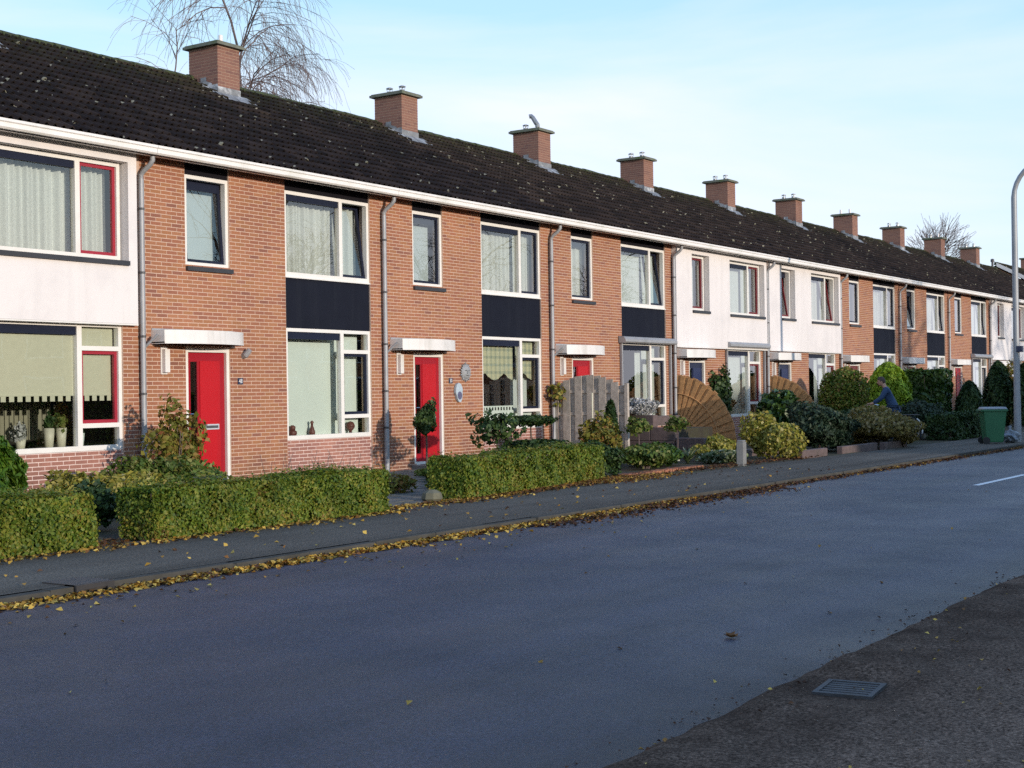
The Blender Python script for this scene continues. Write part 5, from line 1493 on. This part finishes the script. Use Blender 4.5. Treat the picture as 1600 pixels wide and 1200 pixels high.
# inner window boards carry them
for X0, lab in ((-6, 0), (0, 1), (6, 2), (12, 3), (18, 4)):
    o = MB().box(3.28, 5.65, 0.135, 0.42, 0.795, 0.865).build('window_board', MT['frame_white'], [h for h in bpy.data.objects if h.name.startswith('row_house') and abs(h.location.x - X0) < 0.01][0])
flower_pot('left of the two tall cream flower pots on the window board', -1.55, 0.28, 0.867, 0.085, 0.29, plant='dark_leaf')
flower_pot('right of the two tall cream flower pots on the window board', -1.33, 0.28, 0.867, 0.085, 0.29, plant='shrub_leaf')
flower_pot('small green flower pot behind the lowest side pane of the white house', -0.98, 0.28, 0.867, 0.07, 0.20, mat='blind_green', plant='dark_leaf')
flower_pot('small pot with white blooms at the left of the cream pots', -2.05, 0.28, 0.867, 0.08, 0.14, plant='white_flower')
flower_pot('potted orchid behind the dark ground floor window of the third brick house', 15.75, 0.3, 0.867, 0.10, 0.2, plant='dark_leaf')
flower_pot('potted plant behind the window of the white house with the climber', 21.8, 0.3, 0.867, 0.11, 0.2, plant='shrub_leaf')
flower_pot('second potted plant behind the window of the white house with the climber', 22.15, 0.3, 0.867, 0.11, 0.2, plant='dark_leaf')
def figurine(label, x, mat, prof):
    t = thing('figurine', label, 'figurine', (x, 0.22, 0.867))
    k = len(prof) // 2
    MB().lathe(prof[:k + 1], (0, 0, 0), 12).build('body', MT[mat], t, (0, 0, 0), True)
    MB().lathe(prof[k:], (0, 0, 0), 12).build('head', MT[mat], t, (0, 0, 0), True)
figurine('squat dark red figurine on the window board of the number 48 house', 3.66, 'figurine', [(0.06, 0), (0.085, 0.03), (0.08, 0.08), (0.05, 0.10), (0.055, 0.13), (0.06, 0.16), (0.02, 0.19)])
figurine('slim bottle-shaped figurine on the window board of the number 48 house', 4.18, 'figurine', [(0.055, 0), (0.06, 0.05), (0.035, 0.13), (0.02, 0.17), (0.022, 0.20), (0.035, 0.23), (0.01, 0.26)])
figurine('tiny dark figurine at the left end of the number 48 window board', 3.42, 'figurine', [(0.05, 0), (0.05, 0.03), (0.03, 0.05), (0.02, 0.06), (0.025, 0.08), (0.02, 0.10), (0.0, 0.11)])
figurine('round dark ornament behind the lowest side pane of number 48', 5.25, 'figurine', [(0.03, 0), (0.03, 0.04), (0.06, 0.07), (0.085, 0.11), (0.085, 0.15), (0.06, 0.20), (0.01, 0.22)])

# ------------------------------------------------------------------ person with bicycle
def skin_obj(name, verts, edges, radii, mat, parent, sub=2):
    me = bpy.data.meshes.new(name); me.from_pydata(verts, edges, []); me.materials.append(mat)
    o = put(name, me, parent)
    sk = o.modifiers.new('skin', 'SKIN'); sk.use_smooth_shade = True
    for i, r_ in enumerate(radii):
        d = me.skin_vertices[0].data[i]; d.radius = r_ if hasattr(r_, '__len__') else (r_, r_)
    me.skin_vertices[0].data[0].use_root = True
    ss = o.modifiers.new('sub', 'SUBSURF'); ss.levels = sub; ss.render_levels = sub
    return o
# local frame: +Y is the way the person faces
pe = thing('person', 'person in a blue jacket leaning forward, pushing a bicycle between the shrubs', 'person', (21.3, -4.72, 0.1), 0.32)
V = [(0, -0.06, 0.95), (0, 0.02, 1.12), (0, 0.10, 1.32), (0, 0.16, 1.47), (0, 0.21, 1.56), (0, 0.235, 1.63),
     (0.17, 0.13, 1.42), (0.23, 0.26, 1.18), (0.20, 0.47, 1.06), (0.20, 0.55, 1.04),
     (-0.17, 0.13, 1.42), (-0.23, 0.26, 1.18), (-0.20, 0.47, 1.06), (-0.20, 0.55, 1.04),
     (0.09, -0.05, 0.90), (0.10, 0.10, 0.50), (0.10, 0.00, 0.09), (-0.09, -0.05, 0.90), (-0.10, -0.05, 0.50), (-0.10, -0.22, 0.10)]
Ed = [(0, 1), (1, 2), (2, 3), (3, 4), (4, 5), (2, 6), (6, 7), (7, 8), (8, 9), (2, 10), (10, 11), (11, 12), (12, 13), (0, 14), (14, 15), (15, 16), (0, 17), (17, 18), (18, 19)]
body = skin_obj('body', V, Ed, [(0.13, 0.10), (0.13, 0.10), (0.14, 0.10), (0.055, 0.055), (0.07, 0.075), (0.06, 0.07), 0.055, 0.045, 0.035, 0.035, 0.055, 0.045, 0.035, 0.035, 0.075, 0.055, 0.04, 0.075, 0.055, 0.04], MT['skin'], pe)
bm = bmesh.new(); bmesh.ops.create_uvsphere(bm, u_segments=20, v_segments=14, radius=1)
for v in bm.verts:
    c = v.co.copy()
    x, y, z = c.x * 0.078, c.y * 0.098, c.z * 0.118
    if c.y > 0.55 and abs(c.x) < 0.28 and -0.30 < c.z < 0.12: y += 0.022        # nose
    if c.y > 0.3 and c.z < -0.45: y += 0.012                                      # chin
    if c.y > 0.7 and 0.12 < c.z < 0.3: y -= 0.008                                 # eye hollows
    v.co = (x, y, z)
me = bpy.data.meshes.new('head'); bm.to_mesh(me); bm.free(); me.materials.append(MT['skin']); me.polygons.foreach_set('use_smooth', [True] * len(me.polygons))
hd = put('head', me, pe, (0, 0.255, 1.63), (R(-14), 0, 0))
for sx in (-1, 1):
    MB().lathe([(0.004, -0.022), (0.012, -0.01), (0.012, 0.012), (0.004, 0.026)], (0, 0, 0), 8).build('ear', MT['skin'], hd, (sx * 0.080, -0.005, 0.0))
    MB().lathe([(0.003, -0.008), (0.009, 0), (0.003, 0.008)], (0, 0, 0), 8).build('eye', MT['hair'], hd, (sx * 0.030, 0.085, 0.020))
MB().box(-0.022, 0.022, 0.088, 0.097, -0.058, -0.050).build('mouth', MT['red_sash'], hd)
bm = bmesh.new(); bmesh.ops.create_uvsphere(bm, u_segments=20, v_segments=14, radius=1)
geom = [v for v in bm.verts if (v.co.z < -0.15 and v.co.y > -0.25) or (v.co.y > 0.55 and v.co.z < 0.42) or v.co.z < -0.6]
bmesh.ops.delete(bm, geom=geom, context='VERTS')
for v in bm.verts: v.co = Vector((v.co.x * 0.090, v.co.y * 0.110 - 0.006, v.co.z * 0.132 + 0.006)) * (1 + 0.04 * math.sin(v.co.x * 9 + v.co.y * 7))
me = bpy.data.meshes.new('hair'); bm.to_mesh(me); bm.free(); me.materials.append(MT['hair']); me.polygons.foreach_set('use_smooth', [True] * len(me.polygons))
put('hair', me, pe, (0, 0.255, 1.63), (R(-14), 0, 0))
JV = V[:4] + V[6:9] + V[10:13] + [(0, -0.09, 0.86)]
skin_obj('jacket', JV, [(0, 1), (1, 2), (2, 3), (2, 4), (4, 5), (5, 6), (2, 7), (7, 8), (8, 9), (0, 10)], [(0.175, 0.145), (0.165, 0.135), (0.185, 0.135), (0.085, 0.08), 0.085, 0.068, 0.055, 0.085, 0.068, 0.055, (0.185, 0.15)], MT['jacket'], pe)
TV = [(0, -0.07, 0.93)] + V[14:20]
skin_obj('trousers', TV, [(0, 1), (1, 2), (2, 3), (0, 4), (4, 5), (5, 6)], [(0.16, 0.13), 0.105, 0.075, 0.065, 0.105, 0.075, 0.065], MT['jeans'], pe)
for (x, y) in ((0.10, 0.04), (-0.10, -0.18)):
    bevel(MB().box(x - 0.045, x + 0.045, y - 0.10, y + 0.16, 0.0, 0.085).build('shoe', MT['shoe'], pe), 0.03, 3)
for sx in (-1, 1):      # hands closed on the grips
    hx = sx * 0.20
    hv = [(hx, 0.53, 1.045), (hx, 0.58, 1.045)]; he = [(0, 1)]; hr = [(0.034, 0.022), (0.038, 0.020)]
    for k in range(4):
        bx = hx + (k - 1.5) * 0.021; b0 = len(hv)
        ln = (0.9, 1.0, 0.95, 0.8)[k]
        hv += [(bx, 0.60, 1.05), (bx, 0.60 + 0.032 * ln, 1.035), (bx, 0.60 + 0.028 * ln, 1.005), (bx, 0.595, 0.992)]; he += [(1, b0), (b0, b0 + 1), (b0 + 1, b0 + 2), (b0 + 2, b0 + 3)]; hr += [0.011, 0.010, 0.009, 0.008]
    b0 = len(hv); hv += [(hx - sx * 0.038, 0.555, 1.035), (hx - sx * 0.050, 0.585, 1.015), (hx - sx * 0.045, 0.60, 0.998)]; he += [(0, b0), (b0, b0 + 1), (b0 + 1, b0 + 2)]; hr += [0.013, 0.011, 0.009]
    skin_obj('hand', hv, he, hr, MT['skin'], pe, 1)

bk_ = thing('bicycle', 'dark bicycle with white mudguard tip held by the person in blue', 'bicycle', (21.73, -4.56, 0.1), 0.32)
def ring(mb, c, r_, rad, n=28, a0=0, a1=2 * math.pi):
    mb.tube([(c[0], c[1] + r_ * math.cos(a0 + (a1 - a0) * k / n), c[2] + r_ * math.sin(a0 + (a1 - a0) * k / n)) for k in range(n + 1)], rad, 6, True)
for (yy, nm) in ((-0.42, 'rear'), (0.66, 'front')):
    w_ = MB(); ring(w_, (0, yy, 0.34), 0.325, 0.02); wo = w_.build('wheel', MT['rubber'], bk_)
    r_ = MB(); ring(r_, (0, yy, 0.34), 0.30, 0.009); r_.build('rim', MT['chrome'], wo)
    s_ = MB(); [s_.tube([(0, yy, 0.34), (0, yy + 0.30 * math.cos(a), 0.34 + 0.30 * math.sin(a))], 0.0025, 3, False) for a in [2 * math.pi * k / 18 for k in range(18)]]; s_.tube([(-0.05, yy, 0.34), (0.05, yy, 0.34)], 0.022, 8); s_.build('spokes', MT['chrome'], wo)
    g_ = MB(); ring(g_, (0, yy, 0.34), 0.365, 0.022, 16, R(60), R(215) if yy < 0 else R(170)); g_.build('mudguard', MT['bike_frame'], bk_)
g_ = MB(); ring(g_, (0, -0.42, 0.34), 0.372, 0.026, 8, R(128), R(195)); g_.build('white_mudguard_tip', MT['white_paint'], bk_)
f_ = MB()
for a, b_ in (((0, 0.03, 0.30), (0, -0.12, 0.85)), ((0, 0.03, 0.30), (0, 0.50, 0.78)), ((0, -0.08, 0.70), (0, 0.48, 0.84)), ((0, 0.46, 0.95), (0, 0.58, 0.60)), ((0, 0.58, 0.60), (0, 0.66, 0.34)), ((0, 0.03, 0.30), (0, -0.42, 0.34)), ((0, -0.10, 0.74), (0, -0.42, 0.34))):
    f_.tube([a, b_], 0.017, 8)
f_.build('frame', MT['bike_frame'], bk_)
f_ = MB(); f_.tube([(0, 0.46, 0.95), (0, 0.47, 1.02)], 0.014, 6); f_.tube([(-0.30, 0.32, 1.0), (-0.27, 0.42, 1.03), (0, 0.47, 1.03), (0.27, 0.42, 1.03), (0.30, 0.32, 1.0)], 0.012, 6); f_.build('handlebar', MT['chrome'], bk_)
f_ = MB(); f_.tube([(0, -0.28, 0.90), (0, -0.18, 0.91), (0, -0.02, 0.90), (0, 0.04, 0.89)], [0.05, 0.09, 0.035, 0.02], 10); f_.build('saddle', MT['rubber'], bk_)
f_ = MB(); f_.box(-0.08, 0.08, -0.72, -0.22, 0.73, 0.75); f_.build('luggage_rack', MT['dark_metal'], bk_)
f_ = MB(); f_.tube([(-0.02, 0.03, 0.30), (0.02, 0.03, 0.30)], 0.09, 16); f_.tube([(0.05, 0.03, 0.30), (0.06, 0.08, 0.16)], 0.01, 6); f_.box(0.06, 0.15, 0.04, 0.12, 0.14, 0.165); f_.build('crankset', MT['chrome'], bk_)

# ------------------------------------------------------------------ trees
random.seed(11)
bare_tree('birch_tree', 'tall leafless weeping birch behind the roof right of the first chimney', (19.4, 16.0, 0), 15.6, 0.16, 21, (14, 12, 11, 9), 0.44, 0.44, 'birch_bark', 'twig', maxd=4, tip=0.0045)
bare_tree('birch_tree', 'lower leafless birch behind the roof left of the first chimney', (16.9, 15.0, 0), 12.0, 0.12, 27, (13, 11, 10, 8), 0.30, 0.44, 'birch_bark', 'twig', maxd=4, tip=0.0045)
bare_tree('bare_tree', 'leafless tree behind the roof among the far chimneys', (86.5, 18.0, 0), 12.6, 0.26, 33, (16, 12, 9, 6), 0.0, 0.36, 'bark', 'twig', maxd=4, tip=0.012)
# across the road: their reflections show in the upper windows
for k, (x, y, hh, sd_) in enumerate(((31, -25, 13, 41), (44, -27, 14, 42), (60, -26, 14, 43))):
    bare_tree('street_tree', ('first', 'second', 'third')[k] + ' leafless tree across the road, reflected in the upper windows', (x, y, 0), hh, 0.22, sd_, (8, 6, 6, 4), 0.05, 0.5, 'bark', 'bark', group='trees across the road', maxd=4, tip=0.008)
# unseen houses and hedge, added behind the viewpoint to shade road and gardens
op = thing('shade_terrace', 'unseen brick terrace added behind the viewpoint to shade the far gardens', 'house', (8.0, -42.0, 0))
L_ = 74
MB().box(0, L_, -9, 0, -0.03, 5.5).build('wall', MT['brick'], op)
mb = MB(); mb.extrude_x([(0.45, 5.35), (0.45, 5.5), (-4.5, 8.15), (-9.45, 5.5), (-9.45, 5.35)], -0.1, L_ + 0.1); mb.build('roof', MT['tile'], op)
for k in range(12):
    for (x0, x1, z0, z1) in ((0.9, 2.0, 3.6, 5.1), (3.2, 5.6, 3.6, 5.1), (3.2, 5.6, 0.8, 2.7)):
        wv_ = MB(); frame_rect(wv_, k * 6.1 + x0, k * 6.1 + x1, z0, z1, 0.08, 0.001, 0.04); wo = wv_.build('window', MT['frame_white'], op)
        MB().box(k * 6.1 + x0 + 0.08, k * 6.1 + x1 - 0.08, 0.001, 0.012, z0 + 0.08, z1 - 0.08).build('pane', MT['navy'], wo)
hedge('unseen long clipped hedge added behind the viewpoint to shade the road', -52, 62, -0.4, 0.4, 1.70, 60000, (0, -20.8, 0.0), 0.0, 'hedge', 0.12, wob=0.06)

# ------------------------------------------------------------------ fallen leaves
P = []; A = []
def sprinkle(n, xf, yf, zf, af):
    for _ in range(n):
        x = xf(); y = yf(x)
        if -7.79 < x < -7.42 and -8.16 < y < -7.6 and random.random() < 0.8: continue      # the gully mouth stays open
        P.append((x, y, zf(x, y) + random.uniform(0.004, 0.02))); A.append(min(1, max(0, af(x))))
pv_z = lambda x, y: 0.104
yel = lambda x: random.betavariate(4, 1.6) if random.random() < max(0.15, 0.9 - max(0, x + 1) * 0.06) else random.uniform(0, 0.55)
sprinkle(4200, lambda: random.uniform(-11, 3), lambda x: -8.06 - abs(random.gauss(0, 0.085)), lambda x, y: road_z(x, y) + max(0, 0.03 - (-8.06 - y) * 0.2) * random.random(), yel)
sprinkle(4600, lambda: random.uniform(1, 30), lambda x: -8.06 - abs(random.gauss(0, 0.13)), lambda x, y: road_z(x, y) + 0.02 * random.random(), lambda x: random.choice([random.uniform(0, 0.5), random.uniform(0.2, 0.75), random.uniform(0.0, 0.3)]))
sprinkle(300, lambda: random.uniform(-11, 6), lambda x: -8.1 - abs(random.gauss(0, 0.55)), road_z, yel)
sprinkle(1300, lambda: random.uniform(-1.5, 5.5), lambda x: -8.15 - abs(random.gauss(0, 0.25)), road_z, lambda x: random.uniform(0, 0.5))
sprinkle(900, lambda: random.uniform(-9.5, -1.0), lambda x: -5.95 - abs(random.gauss(0, 0.12)), pv_z, yel)
sprinkle(200, lambda: random.uniform(-5.8, -5.2), lambda x: random.uniform(-5.9, -4.8), pv_z, lambda x: random.uniform(0.1, 0.6))
sprinkle(900, lambda: random.uniform(-1.2, 2.0), lambda x: -5.65 - abs(random.gauss(0, 0.18)) + random.uniform(0, 0.25), pv_z, lambda x: random.uniform(0.2, 0.95))
sprinkle(1500, lambda: random.uniform(0.3, 6.5), lambda x: -5.75 + (x - 0.3) * 0.11 - abs(random.gauss(0, 0.14)), pv_z, lambda x: random.uniform(0.1, 0.8))
sprinkle(2200, lambda: random.gauss(5.7, 0.7), lambda x: -5.45 + random.gauss(0, 0.22), pv_z, lambda x: random.uniform(0.2, 0.8))
sprinkle(900, lambda: random.uniform(8, 14), lambda x: -5.35 + random.gauss(0, 0.16), pv_z, lambda x: random.uniform(0.0, 0.55))
sprinkle(160, lambda: random.uniform(-10, 10), lambda x: random.uniform(-7.85, -6.0), pv_z, yel)
sprinkle(50, lambda: random.uniform(-11, 14), lambda x: random.uniform(-14, -8.4), road_z, lambda x: random.uniform(0.3, 1))
sprinkle(420, lambda: random.uniform(-11, 4), lambda x: random.uniform(-16.5, -14.0), lambda x, y: verge_z(x, y) + 0.004, lambda x: random.uniform(0.1, 1))
sprinkle(260, lambda: random.uniform(-11, 4), lambda x: -14.08 + random.gauss(0, 0.10), lambda x, y: max(verge_z(x, y), -0.01), lambda x: random.uniform(0, 0.35))
P = np.array(P); A = np.array(A)
N = unit(np.stack([rng.normal(0, 0.35, len(P)), rng.normal(0, 0.35, len(P)), np.ones(len(P))], 1))
V_, F_, A_ = leaf_quads(P, N, np.where(P[:, 1] < -13.7, 0.020, np.where(P[:, 1] < -8.7, 0.030, 0.042)), 1.3, 0.9, 0.3, A)
tag(put('fallen_leaves', np_mesh('fallen_leaves', V_, F_, A_, MT['fallen'])), 'yellow and brown fallen leaves strewn along kerb, road and hedges', None, None, 'stuff')
# one big brown leaf lying on the road
lf = thing('curled_leaf', 'single big curled brown leaf lying on the road', 'leaf', (-6.85, -13.3, 0.001))
mb = MB(); k = 9
outl = [(0.0, -0.07), (0.05, -0.06), (0.045, -0.02), (0.10, 0.0), (0.05, 0.03), (0.04, 0.08), (0.0, 0.05), (-0.04, 0.075), (-0.055, 0.025), (-0.095, 0.0), (-0.045, -0.02), (-0.05, -0.06)]
vs = [(0, 0, 0.012)] + [(x, y, 0.012 + 0.55 * abs(x) + 0.25 * abs(y)) for x, y in outl]
mb.add(vs, [(0, 1 + i, 1 + (i + 1) % 12) for i in range(12)], 0.42); mb.build('blade', MT['fallen'], lf)
lf.scale = (0.62, 0.62, 0.62)
mb = MB(); mb.tube([(0, -0.06, 0.02), (0.02, -0.12, 0.035)], 0.003, 4); mb.build('stalk', MT['twig'], lf)
